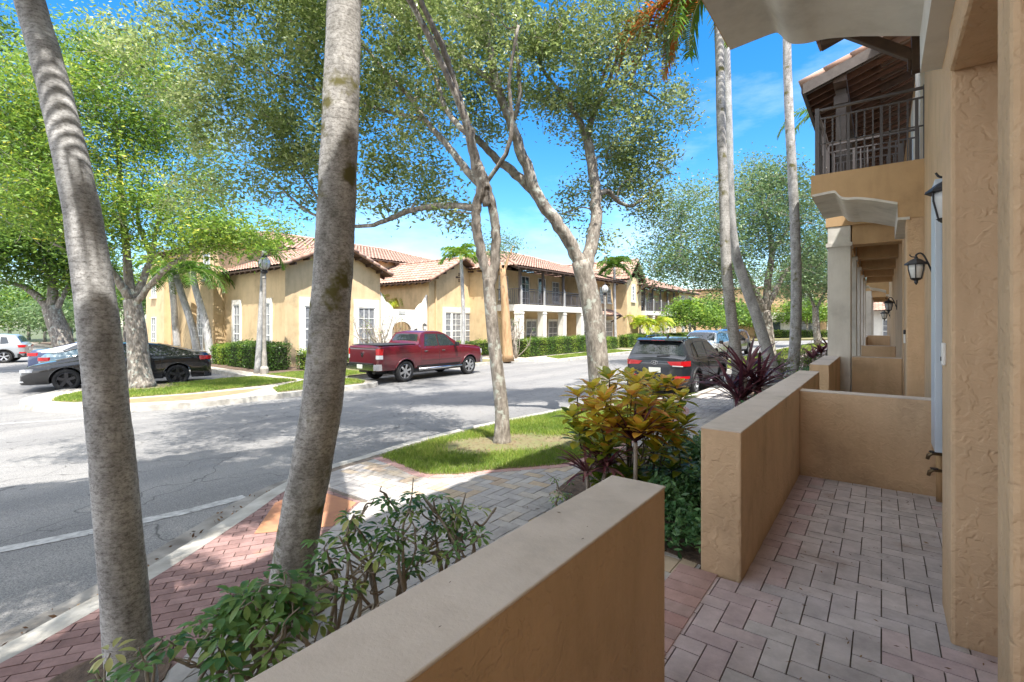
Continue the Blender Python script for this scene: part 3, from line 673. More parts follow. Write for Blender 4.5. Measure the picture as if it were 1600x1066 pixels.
# window surround seen edge-on above the taps
c = tb(); c.box(.342, .39, 5.23, 5.60, .50, 2.72); c.box(.395, .44, 5.20, 5.62, .48, 2.74); wf = tbuild(c, 'window_surround', M['shutter'], bevel=.005)
c = tb(); c.box(.388, .397, 5.212, 5.24, .55, 2.68); tbuild(c, 'pane', M['darkglass'])
c = tb(); c.box(.47, .50, 9.2, 10.3, 3.76, 5.6); tbuild(c, 'balcony_door', M['darkglass'])
for q_ in ((.43, .49, 9.0, 9.12, 3.76, 5.75), (.44, .49, 10.35, 10.47, 3.76, 5.75), (.46, .50, 11.6, 12.6, 3.7, 5.7)):
    c = tb(); c.box(*q_); tbuild(c, 'door_casing', M['white'])
c = tb(); c.box(1.26, 1.3, 2.05, 2.95, 0, 2.4); tbuild(c, 'front_door', M['wood'])
# fittings
def lantern(x, y, z, s, label, lit=.0, arm=.17):
    e = empty('wall_lantern', (x, y, z), 0, label, 'wall lantern', 'black lanterns on the porch wall')
    b = MB(); b.box(-.012, .0, -.055*s, .055*s, -.13*s, .13*s); b.build('back_plate', M['iron'], e, bevel=.004)
    b = MB(); P = [(-.01, 0, -.06), (-.05, 0, .06), (-.09, 0, .16), (-arm*.75, 0, .20), (-arm, 0, .18), (-arm, 0, .14)]
    b.tube(smoothpath([Vector(p)*s for p in P], 5), .011*s, 8); b.tube(smoothpath([Vector(p)*s for p in [(-arm, 0, .15), (-arm-.05, 0, .16), (-arm-.07, 0, .19)]], 4), .008*s, 6); b.build('arm', M['iron'], e, smooth=True)
    b = MB(); b.lathe([(.003*s, .16*s), (.018*s, .155*s), (.02*s, .135*s), (.06*s, .115*s), (.125*s, .065*s), (.13*s, .05*s), (.09*s, .045*s)], 8, (-arm*s, 0, 0)); b.build('lantern_roof', M['iron'], e)
    b = MB(); b.lathe([(.085*s, .045*s), (.088*s, .0), (.06*s, -.13*s), (.035*s, -.15*s)], 14, (-arm*s, 0, 0)); b.build('glass', M['frost'], e, smooth=True)
    b = MB()
    for k in range(6):
        t = k*PI/3+.4; cx, sx = math.cos(t), math.sin(t)
        b.tube([(-arm*s+.094*s*cx, .094*s*sx, .045*s), (-arm*s+.092*s*cx, .092*s*sx, -.01*s), (-arm*s+.062*s*cx, .062*s*sx, -.14*s)], .006*s, 5)
    b.lathe([(.07*s, -.13*s), (.045*s, -.155*s), (.02*s, -.165*s), (.022*s, -.19*s), (.004*s, -.22*s)], 8, (-arm*s, 0, 0)); b.build('cage', M['iron'], e)
    return e
lantern(.45*K, 7.1*K, 2.165*K, .95, 'black wall lantern with frosted glass, nearest one fully visible beside the white window casing')
lantern(.45*K, 3.73*K, 2.26*K, .95, 'dark lantern half hidden by the big stucco pier, above the white window casing')
lantern(.28*K, 14.6*K, 1.98*K, 1.0, 'small porch lantern farther back under the colonnade ceiling')
lantern(.28*K, 26.2*K, 1.9*K, 1.3, 'farthest tiny porch lantern near the end of the colonnade')
e = empty('doorbell', (.263*K, 3.36*K, 1.39*K), 0, 'slim white doorbell box on the near stucco pier', 'doorbell')
b = MB(); b.box(-.02, 0, -.03, .03, -.065, .065); b.build('body', M['white'], e, bevel=.006); b = MB(); b.box(-.024, -.02, -.012, .012, -.04, -.016); b.build('button', M['iron'], e)
e = empty('doorbell', (.263*K, 8.7*K, 1.36*K), 0, 'black and white doorbell on the far pier edge', 'doorbell')
b = MB(); b.box(-.025, 0, -.05, .05, -.10, .04); b.build('body', M['white'], e, bevel=.006); b = MB(); b.box(-.03, 0, -.055, .055, .04, .11); b.build('camera_head', M['iron'], e, bevel=.01)
e = empty('wall_light', (.262*K, 2.75*K, 3.15*K), 0, 'white tube light fixed above the entry at the top of the picture', 'wall light')
b = MB(); b.tube([(-.03, 0, -.12), (-.03, 0, .30)], .03, 12); b.build('tube', M['frost'], e, smooth=True); b = MB(); b.box(-.012, 0, -.05, .05, -.14, .34); b.build('bracket', M['white'], e, bevel=.003)
def tap(x, y, z, label):
    e = empty('hose_tap', (x, y, z), 0, label, 'hose tap', 'hose taps at the wall corner')
    b = MB(); b.tube([(.06, 0, 0), (-.03, 0, 0), (-.06, 0, -.02), (-.07, 0, -.06)], [.014, .016, .018, .015], 8); b.build('spout', M['metal'], e, smooth=True)
    b = MB(); b.tube([(-.03, 0, 0), (-.03, -.045, .02)], .007, 6); b.lathe([(.03, .0), (.034, .006), (.03, .012), (.012, .014)], 10, (-.03, -.05, .02)); b.build('handle', M['iron'], e)
tap(.37*K, 5.45*K, .50, 'upper brass hose tap just below the white window casing'); tap(.38*K, 5.5*K, .33, 'lower brass hose tap above the tan standpipe')
e = MB((.395*K, 5.56*K, 0)); e.tube([(.395*K, 5.56*K, 0), (.395*K, 5.56*K, .56)], .028, 10); tag(e.build('standpipe', M['tanfine'], smooth=True), 'tan painted pipe rising from the porch floor in the corner', 'pipe').location = (.395*K, 5.56*K, 0)
# end of the colonnade: gable wall of the next block
# ---------------------------------------------------------------- vehicles (local: +Y forward, +X right)
def interp(pts, y):
    if y <= pts[0][0]: return pts[0][1]
    for (a, u), (b, v) in zip(pts, pts[1:]):
        if y <= b:
            t = (y-a)/(b-a); return u+(v-u)*t
    return pts[-1][1]
def sint(pts, y):   # smoothed interpolation
    return sum(interp(pts, y+d)*w for d, w in ((-.05, .2), (-.025, .2), (0, .2), (.025, .2), (.05, .2)))
def car(name, label, cat, loc, yaw, c, paint, group='vehicles parked along the street'):
    L, W2, z0, R, yr, yf = c['L'], c['W']/2, c['z0'], c['R'], c['yr'], c['yf']
    e = empty(name, (loc[0], loc[1], B(loc[0])), yaw, label, cat, group)
    RR, cw = c.get('round', .28), .80; y0, y1 = -L/2, L/2; Ht = max(z for y, z in c['top']); tum = c.get('tum', .20)
    def er(y):
        s = min(y-y0, y1-y); s = max(s, 0)
        if s >= RR: return 1
        return cw+(1-cw)*math.sqrt(max(0, 1-(1-s/RR)**2))
    def top(y): return sint(c['top'], y) if y0+.06 < y < y1-.06 else interp(c['top'], y)
    def belt(y): return min(sint(c['belt'], y), top(y))
    def hw(y, z):
        zb = belt(y); w = W2*er(y)
        if z <= zb:
            t = (zb-z)/max(zb-z0, .1); return w*(1-.10*max(0, t-.62)**1.5*3-.035*max(0, 1-t*3.2)**2)
        return w*(.955-tum*(z-zb)/(Ht-zb))
    def bot(y):
        z = z0
        for yw in (yr, yf):
            a = R*1.16; d = abs(y-yw)
            if d < a: z = max(z, R+math.sqrt(a*a-d*d)-.0)
        return z
    ys = set([y0+(y1-y0)*i/110 for i in range(111)])
    for yw in (yr, yf): ys |= {yw-R*1.161, yw-R*1.159, yw+R*1.159, yw+R*1.161}
    for k in range(7): ys |= {y0+RR*(k/7)**2, y1-RR*(k/7)**2}
    ys = sorted(ys); nb, ng = 12, 8
    b = MB(); rows = []
    for y in ys:
        zb, zt, zl = belt(y), top(y), min(bot(y), belt(y)-.05); sec = []
        for i in range(nb): z = zl+(zb-zl)*i/(nb-1); sec.append((hw(y, z), z))
        for i in range(1, ng+1):
            z = zb+(zt-zb)*(i/ng)*.97; sec.append((hw(y, z), z))
        xt = hw(y, zt); cr = c.get('crown', .03)
        for q, dz in ((.965, -.004), (.90, .006), (.7, cr*.6), (.35, cr*.92), (0, cr)): sec.append((xt*q, zt+dz))
        rows.append((y, sec))
    n = len(rows[0][1]); vs = []
    for y, sec in rows:
        vs += [(x, y, z) for x, z in sec]+[(-x, y, z) for x, z in sec]
    fs = []
    for i in range(len(rows)-1):
        a, d = i*2*n, (i+1)*2*n
        for j in range(n-1):
            fs.append((a+j, d+j, d+j+1, a+j+1)); fs.append((a+n+j, a+n+j+1, d+n+j+1, d+n+j))
    b.add(vs, fs); b.cm = 1
    for i in range(len(rows)-1):
        a, d = i*2*n, (i+1)*2*n; b.f.append((a, a+n, d+n, d)); b.m.append(1); b.a.append(0)
    b.cm = 0
    for i, flip in ((0, 0), (len(rows)-1, 1)):
        a = i*2*n
        for j in range(n-1):
            q = (a+j, a+j+1, a+n+j+1, a+n+j); b.f.append(q if flip else q[::-1]); b.m.append(0); b.a.append(0)
    body = b.build('body', [paint, M['carblack']], e, smooth=True)
    me = body.data
    bm = bmesh.new(); bm.from_mesh(me); bmesh.ops.remove_doubles(bm, verts=bm.verts[:], dist=.0005); bmesh.ops.recalc_face_normals(bm, faces=bm.faces[:])
    for ed in bm.edges:
        if len(ed.link_faces) == 2 and ed.calc_face_angle() > R_(38): ed.smooth = False
    bm.to_mesh(me); bm.free()
    # windows
    def side_patch(mb, q, sd, off=.006, m=8, k=5):   # q: (yb0,zb0),(yb1,zb1),(yt1,zt1),(yt0,zt0)
        base = []
        for j in range(k+1):
            v = j/k
            for i in range(m+1):
                u = i/m; ya = q[0][0]+(q[1][0]-q[0][0])*u; za = q[0][1]+(q[1][1]-q[0][1])*u; yb = q[3][0]+(q[2][0]-q[3][0])*u; zb_ = q[3][1]+(q[2][1]-q[3][1])*u
                y = ya+(yb-ya)*v; z = za+(zb_-za)*v; base.append((sd*(hw(y, z)+off), y, z))
        f = [(j*(m+1)+i, j*(m+1)+i+1, (j+1)*(m+1)+i+1, (j+1)*(m+1)+i) for j in range(k) for i in range(m)]
        mb.add(base, f if sd > 0 else [x[::-1] for x in f])
    for sd in (1, -1):
        for q in c['win']:
            mb = MB(); g = .022
            qq = [(q[0][0]-g, q[0][1]-g), (q[1][0]+g, q[1][1]-g), (q[2][0]+g, q[2][1]+g), (q[3][0]-g, q[3][1]+g)]
            side_patch(mb, qq, sd, .004); fr = mb.build('window_frame', M['carblack'], e, smooth=True)
            mb = MB(); side_patch(mb, q, sd, .009); mb.build('side_window', M['carglass'], fr, smooth=True)
        for q, mt in c.get('side', []):
            mb = MB(); side_patch(mb, q, sd, .012); mb.build('side_trim', M[mt], e, smooth=True)
    def top_patch(nm, ya, yb, ma, mb_, mat, off=.012, m=10, k=8):
        mb = MB(); vs = []; cr = c.get('crown', .03)
        for j in range(k+1):
            y = ya+(yb-ya)*j/k; xt = hw(y, top(y)); a = ma+(mb_-ma)*j/k
            for i in range(m+1):
                q = -1+2*i/m; q *= a; aq = abs(q)
                dz = interp([(0, cr), (.35, cr*.92), (.7, cr*.6), (.9, .006), (.965, -.004), (1.01, -.03)], aq)
                vs.append((xt*q, y, top(y)+dz+off))
        mb.add(vs, [(j*(m+1)+i, j*(m+1)+i+1, (j+1)*(m+1)+i+1, (j+1)*(m+1)+i) for j in range(k) for i in range(m)]); return mb.build(nm, mat, e, smooth=True)
    for q in c['glass']: top_patch(q[0], q[1], q[2], q[3], q[4], M['carglass'])
    # end patches: (x,z) polygons on the rear / front, following the plan rounding
    def endy(x, rear):
        ax = abs(x)/W2; o_ = 0
        if ax > cw: o_ = RR*(1-math.sqrt(max(0, 1-((min(ax, 1)-cw)/(1-cw))**2)))
        return (y0+o_) if rear else (y1-o_)
    def end_patch(nm, pts_top, pts_bot, mat, rear=True, off=.012, par=None, thick=.012):
        k = 12; mb = MB(); vs = []
        for i in range(k+1):
            t = i/k; xa = pts_bot[0][0]+(pts_bot[1][0]-pts_bot[0][0])*t; za = pts_bot[0][1]+(pts_bot[1][1]-pts_bot[0][1])*t
            xb = pts_top[0][0]+(pts_top[1][0]-pts_top[0][0])*t; zb = pts_top[0][1]+(pts_top[1][1]-pts_top[0][1])*t
            for (x, z) in ((xa, za), (xb, zb)):
                x = max(-W2*.995, min(W2*.995, x)); s = -1 if rear else 1
                vs.append((x*1.004, endy(x, rear)+s*off, z)); vs.append((x*.99, endy(x, rear)-s*.03, z))
        f = []
        for i in range(k): a = 4*i; f += [(a, a+4, a+6, a+2), (a+2, a+6, a+7, a+3), (a, a+1, a+5, a+4)]
        f += [(0, 2, 3, 1), (4*k, 4*k+1, 4*k+3, 4*k+2)]
        mb.add(vs, f); o_ = mb.build(nm, mat, par or e)
        bm = bmesh.new(); bm.from_mesh(o_.data); bmesh.ops.recalc_face_normals(bm, faces=bm.faces[:]); bm.to_mesh(o_.data); bm.free()
        return o_
    for nm, rear, tp, bt, mt, off in c.get('ends', []):
        end_patch(nm, tp, bt, M[mt], rear, off)
    # wheels
    for yw in (yr, yf):
        for sd in (1, -1):
            tw = .23; xo = sd*(W2-.02-tw/2)
            mb = MB(); vs = []; prof = [(R*.66, -tw*.42), (R*.70, -tw*.5), (R*.93, -tw*.5), (R*.985, -tw*.40), (R, -tw*.2), (R, tw*.2), (R*.985, tw*.40), (R*.93, tw*.5), (R*.70, tw*.5), (R*.66, tw*.42)]
            nn = 36
            for r, x in prof:
                for j in range(nn): t = 2*PI*j/nn; vs.append((x, r*math.cos(t), r*math.sin(t)))
            kk = len(prof); mb.add(vs, [(i*nn+j, i*nn+(j+1) % nn, (i+1)*nn+(j+1) % nn, (i+1)*nn+j) for i in range(kk-1) for j in range(nn)])
            wh = mb.build('wheel', M['tyre'], e, smooth=True); wh.location = (xo, yw, R)
            mb = MB(); vs = []; prof = [(R*.68, tw*.44), (R*.64, tw*.46), (R*.60, tw*.30), (R*.585, -.02)]
            for r, x in prof:
                for j in range(nn): t = 2*PI*j/nn; vs.append((sd*x, r*math.cos(t), r*math.sin(t)))
            kk = len(prof); mb.add(vs, [(i*nn+j, i*nn+(j+1) % nn, (i+1)*nn+(j+1) % nn, (i+1)*nn+j) for i in range(kk-1) for j in range(nn)])
            ns = c.get('spokes', 5)
            for q in range(ns):
                for s2 in ((-.055, .055) if c.get('twin') else (0,)):
                    t = 2*PI*q/ns+.3+s2; p = Vector((sd*tw*.40, math.cos(t)*R*.12, math.sin(t)*R*.12)); p2 = Vector((sd*tw*.44, math.cos(t+s2)*R*.63, math.sin(t+s2)*R*.63))
                    mb.bar(p, p2, R*(c.get('sw', .16)), .03, (1, 0, 0))
            vs = []; b_ = len(mb.v)
            mb.tube([(sd*tw*.30, 0, 0), (sd*tw*.46, 0, 0)], [R*.17, R*.14], 16)
            mb.build('rim', M[c.get('rimmat', 'rim')], wh)
            mb = MB(); mb.tube([(sd*-.02, 0, 0), (sd*.005, 0, 0)], R*.60, 24); mb.build('brake', M['carblack'], wh)
            # arch lip
            mb = MB(); P = []
            for q in range(25):
                t = PI*q/24; y = yw-R*1.18*math.cos(t); z = R+R*1.18*math.sin(t)
                if z > z0: P.append((sd*(hw(y, z)+.002), y, z))
            mb.tube(P, c.get('lip', .022), 6); mb.build('wheel_arch', M[c['arch']] if c.get('arch') else paint, e, smooth=True)
    # mirrors
    ym, zm = c['mirror']
    for sd in (1, -1):
        mb = MB(); x = sd*(hw(ym, zm)); mb.bar((x, ym, zm), (x+sd*.10, ym, zm+.03), .05, .04); mb.box(min(x+sd*.08, x+sd*.27), max(x+sd*.08, x+sd*.27), ym-.05, ym+.07, zm-.02, zm+.15)
        mb.build('mirror', M['carblack'], e, bevel=.03, seg=3)
    # door seams and handles
    for y in c['seams']:
        for sd in (1, -1):
            mb = MB(); P = [(sd*(hw(y, z)+.0005), y, z) for z in [max(z0+.08, bot(y))+(belt(y)-max(z0+.08, bot(y)))*i/8 for i in range(9)]]; mb.tube(P, .005, 4); mb.build('door_seam', M['carblack'], e)
    for y, z in c['handles']:
        for sd in (1, -1):
            mb = MB(); x = hw(y, z); mb.bar((sd*(x+.018), y-.09, z), (sd*(x+.018), y+.09, z), .02, .028); mb.build('door_handle', M[c.get('hm', 'chrome')] if c.get('hm') != 'paint' else paint, e, bevel=.006)
    return e, hw, endy, y0, y1
# crew-cab pickup
truck = dict(L=5.85, W=2.05, z0=.50, R=.42, yr=-1.66, yf=2.02, round=.22, tum=.20, crown=.035,
  top=[(-2.93, 1.36), (-2.86, 1.42), (-.98, 1.44), (-.94, 1.46), (-.72, 1.90), (-.45, 1.96), (.35, 1.955), (.62, 1.88), (1.42, 1.40), (1.6, 1.36), (2.5, 1.29), (2.8, 1.20), (2.93, 1.02)],
  belt=[(-2.93, 1.34), (-2.8, 1.40), (-.95, 1.42), (-.9, 1.33), (1.4, 1.30), (2.8, 1.16), (2.93, 1.0)],
  win=[[(-.66, 1.37), (.10, 1.36), (.10, 1.84), (-.50, 1.84)], [(.17, 1.36), (1.12, 1.34), (.60, 1.80), (.17, 1.84)]],
  glass=[('rear_window', -.90, -.76, .86, .84), ('windshield', .70, 1.38, .90, .93)],
  side=[([(-1.05, .52), (1.45, .52), (1.45, .60), (-1.05, .60)], 'carblack'), ([(-.8, .80), (1.4, .80), (1.4, .83), (-.8, .83)], 'maroon')],
  ends=[('tailgate_seam', True, ((-.80, 1.345), (.80, 1.345)), ((-.80, 1.335), (.80, 1.335)), 'carblack', .012),
        ('bumper', True, ((-1.0, .76), (1.0, .76)), ((-1.0, .53), (1.0, .53)), 'chrome', .13), ('license_plate', True, ((-.16, .73), (.16, .73)), ((-.16, .58), (.16, .58)), 'plate', .14),
        ('bumper_step', True, ((-.7, .79), (.7, .79)), ((-.7, .755), (.7, .755)), 'carblack', .12),
        ('bumper', False, ((-1.0, .80), (1.0, .80)), ((-1.0, .50), (1.0, .50)), 'chrome', .10), ('grille', False, ((-.62, 1.14), (.62, 1.14)), ((-.60, .84), (.60, .84)), 'carblack', .02),
        ('headlight', False, ((-.99, 1.12), (-.66, 1.12)), ((-.99, .92), (-.66, .92)), 'clearlamp', .02), ('headlight', False, ((.66, 1.12), (.99, 1.12)), ((.66, .92), (.99, .92)), 'clearlamp', .02),
        ('taillight', True, ((.82, 1.33), (1.02, 1.33)), ((.82, 1.10), (1.02, 1.10)), 'redlamp', .016), ('taillight', True, ((-1.02, 1.33), (-.82, 1.33)), ((-1.02, 1.10), (-.82, 1.10)), 'redlamp', .016),
        ('reversing_light', True, ((.82, 1.09), (1.02, 1.09)), ((.82, .95), (1.02, .95)), 'clearlamp', .016), ('reversing_light', True, ((-1.02, 1.09), (-.82, 1.09)), ((-1.02, .95), (-.82, .95)), 'clearlamp', .016)],
  mirror=(1.05, 1.34), seams=(-.86, .13, 1.38), handles=[(-.62, 1.17), (.36, 1.17)], spokes=6, sw=.19, arch=None, lip=.03, hm='chrome', twin=False)
e, hw_, endy_, ya, yb = car('pickup_truck', 'maroon crew-cab pickup truck parked across the street in front of the courtyard wall', 'pickup truck', (-15.78, 14.25), 0, truck, M['maroon'])
mb = MB(); mb.prism([(-.09, .96+.20), (-.05, 1.22), (-.02, 1.15), (.02, 1.15), (.05, 1.22), (.09, 1.16), (.06, 1.06), (.025, 1.0), (-.025, 1.0), (-.06, 1.06)], 1, ya-.022, ya-.008); mb.build('emblem', M['chrome'], e)
mb = MB(); mb.tube([(1.07, -1.05, .46), (1.07, 1.42, .46)], .055, 8); mb.build('side_step', M['chrome'], e, smooth=True); mb = MB(); mb.tube([(-1.07, -1.05, .46), (-1.07, 1.42, .46)], .055, 8); mb.build('side_step', M['chrome'], e, smooth=True)
mb = MB(); mb.box(-.88, .88, -2.80, -1.02, 1.452, 1.475); mb.build('bed_cover', M['carblack'], e, bevel=.01)
mb = MB(); mb.box(-.9, .9, -2.2, 2.4, .34, .55); mb.box(-.25, .25, -2.9, -2.5, .42, .60); mb.tube([(.45, -2.75, .45), (.45, -2.2, .42)], .10, 8); mb.build('chassis', M['carblack'], e)
mb = MB(); mb.prism([(-.35, 2.0), (-.2, 2.0), (-.18, 2.07), (-.3, 2.05)], 0, -.02, .02); mb.build('roof_antenna', M['carblack'], e)
# compact SUV
suv = dict(L=4.48, W=1.86, z0=.30, R=.36, yr=-1.36, yf=1.32, round=.36, tum=.24, crown=.035,
  top=[(-2.24, .98), (-2.20, 1.06), (-2.10, 1.10), (-1.98, 1.30), (-1.82, 1.56), (-1.76, 1.60), (-1.2, 1.645), (-.2, 1.65), (.35, 1.56), (1.15, 1.12), (1.35, 1.07), (2.0, .96), (2.18, .85), (2.24, .70)],
  belt=[(-2.24, .96), (-2.1, 1.08), (-1.7, 1.10), (-1.3, 1.06), (1.1, 1.0), (2.1, .85), (2.24, .68)],
  win=[[(-1.55, 1.13), (-1.22, 1.09), (-1.22, 1.48), (-1.42, 1.46)], [(-1.14, 1.08), (-.28, 1.06), (-.28, 1.53), (-1.14, 1.51)], [(-.20, 1.06), (.92, 1.04), (.34, 1.45), (-.20, 1.53)]],
  glass=[('rear_window', -2.07, -1.86, .93, .90), ('windshield', .42, 1.12, .90, .95)],
  side=[([(-.95, .30), (.92, .30), (.92, .42), (-.95, .42)], 'carblack')],
  ends=[('bumper', True, ((-.93, .52), (.93, .52)), ((-.93, .30), (.93, .30)), 'carblack', .02), ('tailgate_seam', True, ((-.62, .545), (.62, .545)), ((-.62, .535), (.62, .535)), 'carblack', .012),
        ('taillight', True, ((.36, 1.00), (.95, 1.03)), ((.46, .90), (.95, .88)), 'redlamp', .018), ('taillight', True, ((-.95, 1.03), (-.36, 1.00)), ((-.95, .88), (-.46, .90)), 'redlamp', .018),
        ('reflector', True, ((.55, .60), (.92, .61)), ((.58, .53), (.92, .54)), 'redlamp', .03), ('reflector', True, ((-.92, .61), (-.55, .60)), ((-.92, .54), (-.58, .53)), 'redlamp', .03),
        ('reversing_light', True, ((.50, .895), (.80, .895)), ((.52, .87), (.80, .87)), 'clearlamp', .019),
        ('license_plate', True, ((-.17, .82), (.17, .82)), ((-.17, .68), (.17, .68)), 'plate', .014),
        ('headlight', False, ((-.92, .86), (-.5, .82)), ((-.92, .74), (-.5, .74)), 'clearlamp', .015), ('headlight', False, ((.5, .82), (.92, .86)), ((.5, .74), (.92, .74)), 'clearlamp', .015), ('grille', False, ((-.45, .78), (.45, .78)), ((-.38, .45), (.38, .45)), 'carblack', .012)],
  mirror=(.80, 1.02), seams=(-1.18, -.24, .98), handles=[(-.98, .93), (-.02, .92)], spokes=5, twin=True, sw=.10, arch='carblack', lip=.035, hm='paint')
e, hw_, endy_, ya, yb = car('parked_suv', 'charcoal compact SUV seen from behind beyond the croton bush', 'SUV', (-4.90, 15.0), 0, suv, M['greycar']); e.scale = (.95, .97, .94)
mb = MB()   # oval badge with a slanted letter
P = [(.10*math.cos(t*PI/12), ya-.016, .96+.052*math.sin(t*PI/12)) for t in range(25)]; mb.tube(P, .009, 5)
mb.bar((-.045, ya-.016, .925), (-.025, ya-.016, .995), .014); mb.bar((.025, ya-.016, .925), (.045, ya-.016, .995), .014); mb.bar((-.035, ya-.016, .955), (.035, ya-.016, .965), .012); mb.build('emblem', M['chrome'], e)
mb = MB(); mb.add([(-.66, -1.98, 1.60), (.66, -1.98, 1.60), (.70, -1.72, 1.655), (-.70, -1.72, 1.655), (-.64, -1.96, 1.565), (.64, -1.96, 1.565), (.68, -1.74, 1.60), (-.68, -1.74, 1.60)], [(0, 1, 2, 3), (7, 6, 5, 4), (0, 4, 5, 1), (1, 5, 6, 2), (2, 6, 7, 3), (3, 7, 4, 0)]); sp = mb.build('spoiler', M['greycar'], e, bevel=.01)
mb = MB(); mb.box(-.2, .2, -1.99, -1.975, 1.585, 1.60); mb.build('brake_light', M['redlamp'], sp)
mb = MB(); mb.bar((.02, -2.125, 1.14), (.38, -2.10, 1.17), .025, .02); mb.build('rear_wiper', M['carblack'], e)
mb = MB(); mb.prism([(-1.25, 1.675), (-1.05, 1.675), (-1.22, 1.75)], 0, -.02, .02); mb.build('roof_antenna', M['carblack'], e)
for sd in (-1, 1):
    mb = MB(); mb.tube([(sd*.62, -1.35, 1.66), (sd*.64, -1.2, 1.70), (sd*.64, .0, 1.705), (sd*.62, .2, 1.66)], .016, 6); mb.build('roof_rail', M['chrome'], e)
def mod(d, **k): q = dict(d); q.update(k); return q
def badge(e, y): pass
# sedan
sedan = dict(L=4.88, W=1.86, z0=.24, R=.345, yr=-1.46, yf=1.38, round=.42, tum=.26, crown=.03,
  top=[(-2.44, .78), (-2.38, 1.03), (-2.28, 1.08), (-1.85, 1.12), (-.85, 1.40), (-.35, 1.45), (.25, 1.43), (1.22, 1.03), (1.4, .98), (2.1, .84), (2.36, .72), (2.44, .58)],
  belt=[(-2.44, .76), (-2.2, 1.0), (-1.6, 1.0), (1.1, .92), (2.2, .76), (2.44, .56)],
  win=[[(-1.30, 1.05), (-.16, .99), (-.16, 1.33), (-.78, 1.30)], [(-.08, .98), (1.02, .96), (.30, 1.30), (-.08, 1.33)]],
  glass=[('rear_window', -1.75, -.90, .92, .88), ('windshield', .36, 1.18, .90, .94)],
  ends=[('taillight', True, ((.45, .97), (.95, .98)), ((.50, .85), (.95, .84)), 'redlamp', .018), ('taillight', True, ((-.95, .98), (-.45, .97)), ((-.95, .84), (-.50, .85)), 'redlamp', .018),
        ('bumper', True, ((-.9, .42), (.9, .42)), ((-.9, .24), (.9, .24)), 'carblack', .015), ('license_plate', True, ((-.17, .78), (.17, .78)), ((-.17, .64), (.17, .64)), 'plate', .014),
        ('headlight', False, ((-.92, .72), (-.45, .66)), ((-.92, .62), (-.45, .58)), 'clearlamp', .016), ('headlight', False, ((.45, .66), (.92, .72)), ((.45, .58), (.92, .62)), 'clearlamp', .016),
        ('grille', False, ((-.6, .52), (.6, .52)), ((-.7, .28), (.7, .28)), 'carblack', .012), ('fog_light', False, ((-.85, .36), (-.66, .36)), ((-.85, .32), (-.66, .32)), 'clearlamp', .02), ('fog_light', False, ((.66, .36), (.85, .36)), ((.66, .32), (.85, .32)), 'clearlamp', .02)],
  mirror=(.90, .95), seams=(-1.02, -.12, 1.08), handles=[(-.85, .86), (.12, .85)], spokes=5, twin=False, sw=.26, rimmat='rimdark', arch=None, lip=.012, hm='paint')
def place(nm, lab, ct, front, rear, prof, paint, sc_=1.0):
    f, r = Vector(front), Vector(rear); d = (f-r).normalized(); yaw = math.atan2(-d.x, d.y); side = Vector((d.y, -d.x))
    pass
# black sedan: nose to the left of the picture; its left flank faces the camera
f, r = Vector((-21.9, 3.96)), Vector((-20.93, 6.9)); d = (f-r).normalized(); yaw = math.atan2(-d.x, d.y)
s = 1.09; left = Vector((-d.y, d.x)); c0 = (f+r)/2-left*(.91*s)+d*(.04*s)
e, *_ = car('parked_sedan', 'black sedan with dark five-spoke wheels parked behind the island tree', 'sedan', (c0.x, c0.y), yaw, sedan, M['blackcar']); e.scale = (s, s, s)
def simplecar(nm, lab, ct, x, y, yaw, prof, paint): return car(nm, lab, ct, (x, y), yaw, prof, paint)[0]
p = at(60, 590, 0)
simplecar('parked_sedan', 'blue-grey sedan right behind the black one, only its red tail light and trunk showing', 'sedan', -25.7, 6.4, R_(-18), mod(sedan, rimmat='rim'), M['bluecar'])
simplecar('parked_sedan', 'dark sedan beyond the blue-grey one, tail light showing above it', 'sedan', -30.0, 6.7, R_(-18), mod(sedan, rimmat='rim'), M['navycar'])
simplecar('parked_suv', 'silver SUV at the far left of the parking lot with its front wheel in view', 'SUV', -41.5, 3.6, R_(160), mod(suv, rimmat='rim'), M['silvercar'])
simplecar('parked_suv', 'dark vehicle at the very left edge beyond the silver SUV', 'SUV', -50, .5, R_(160), suv, M['navycar'])
simplecar('parked_suv', 'white SUV facing the camera just above the roof of the charcoal one', 'SUV', -7.7, 27.5, R_(180), mod(suv, arch='carblack'), M['whitecar'])
simplecar('parked_suv', 'dark blue SUV parked behind the white SUV on the right', 'SUV', -7.9, 33.6, R_(180), suv, M['navycar'])
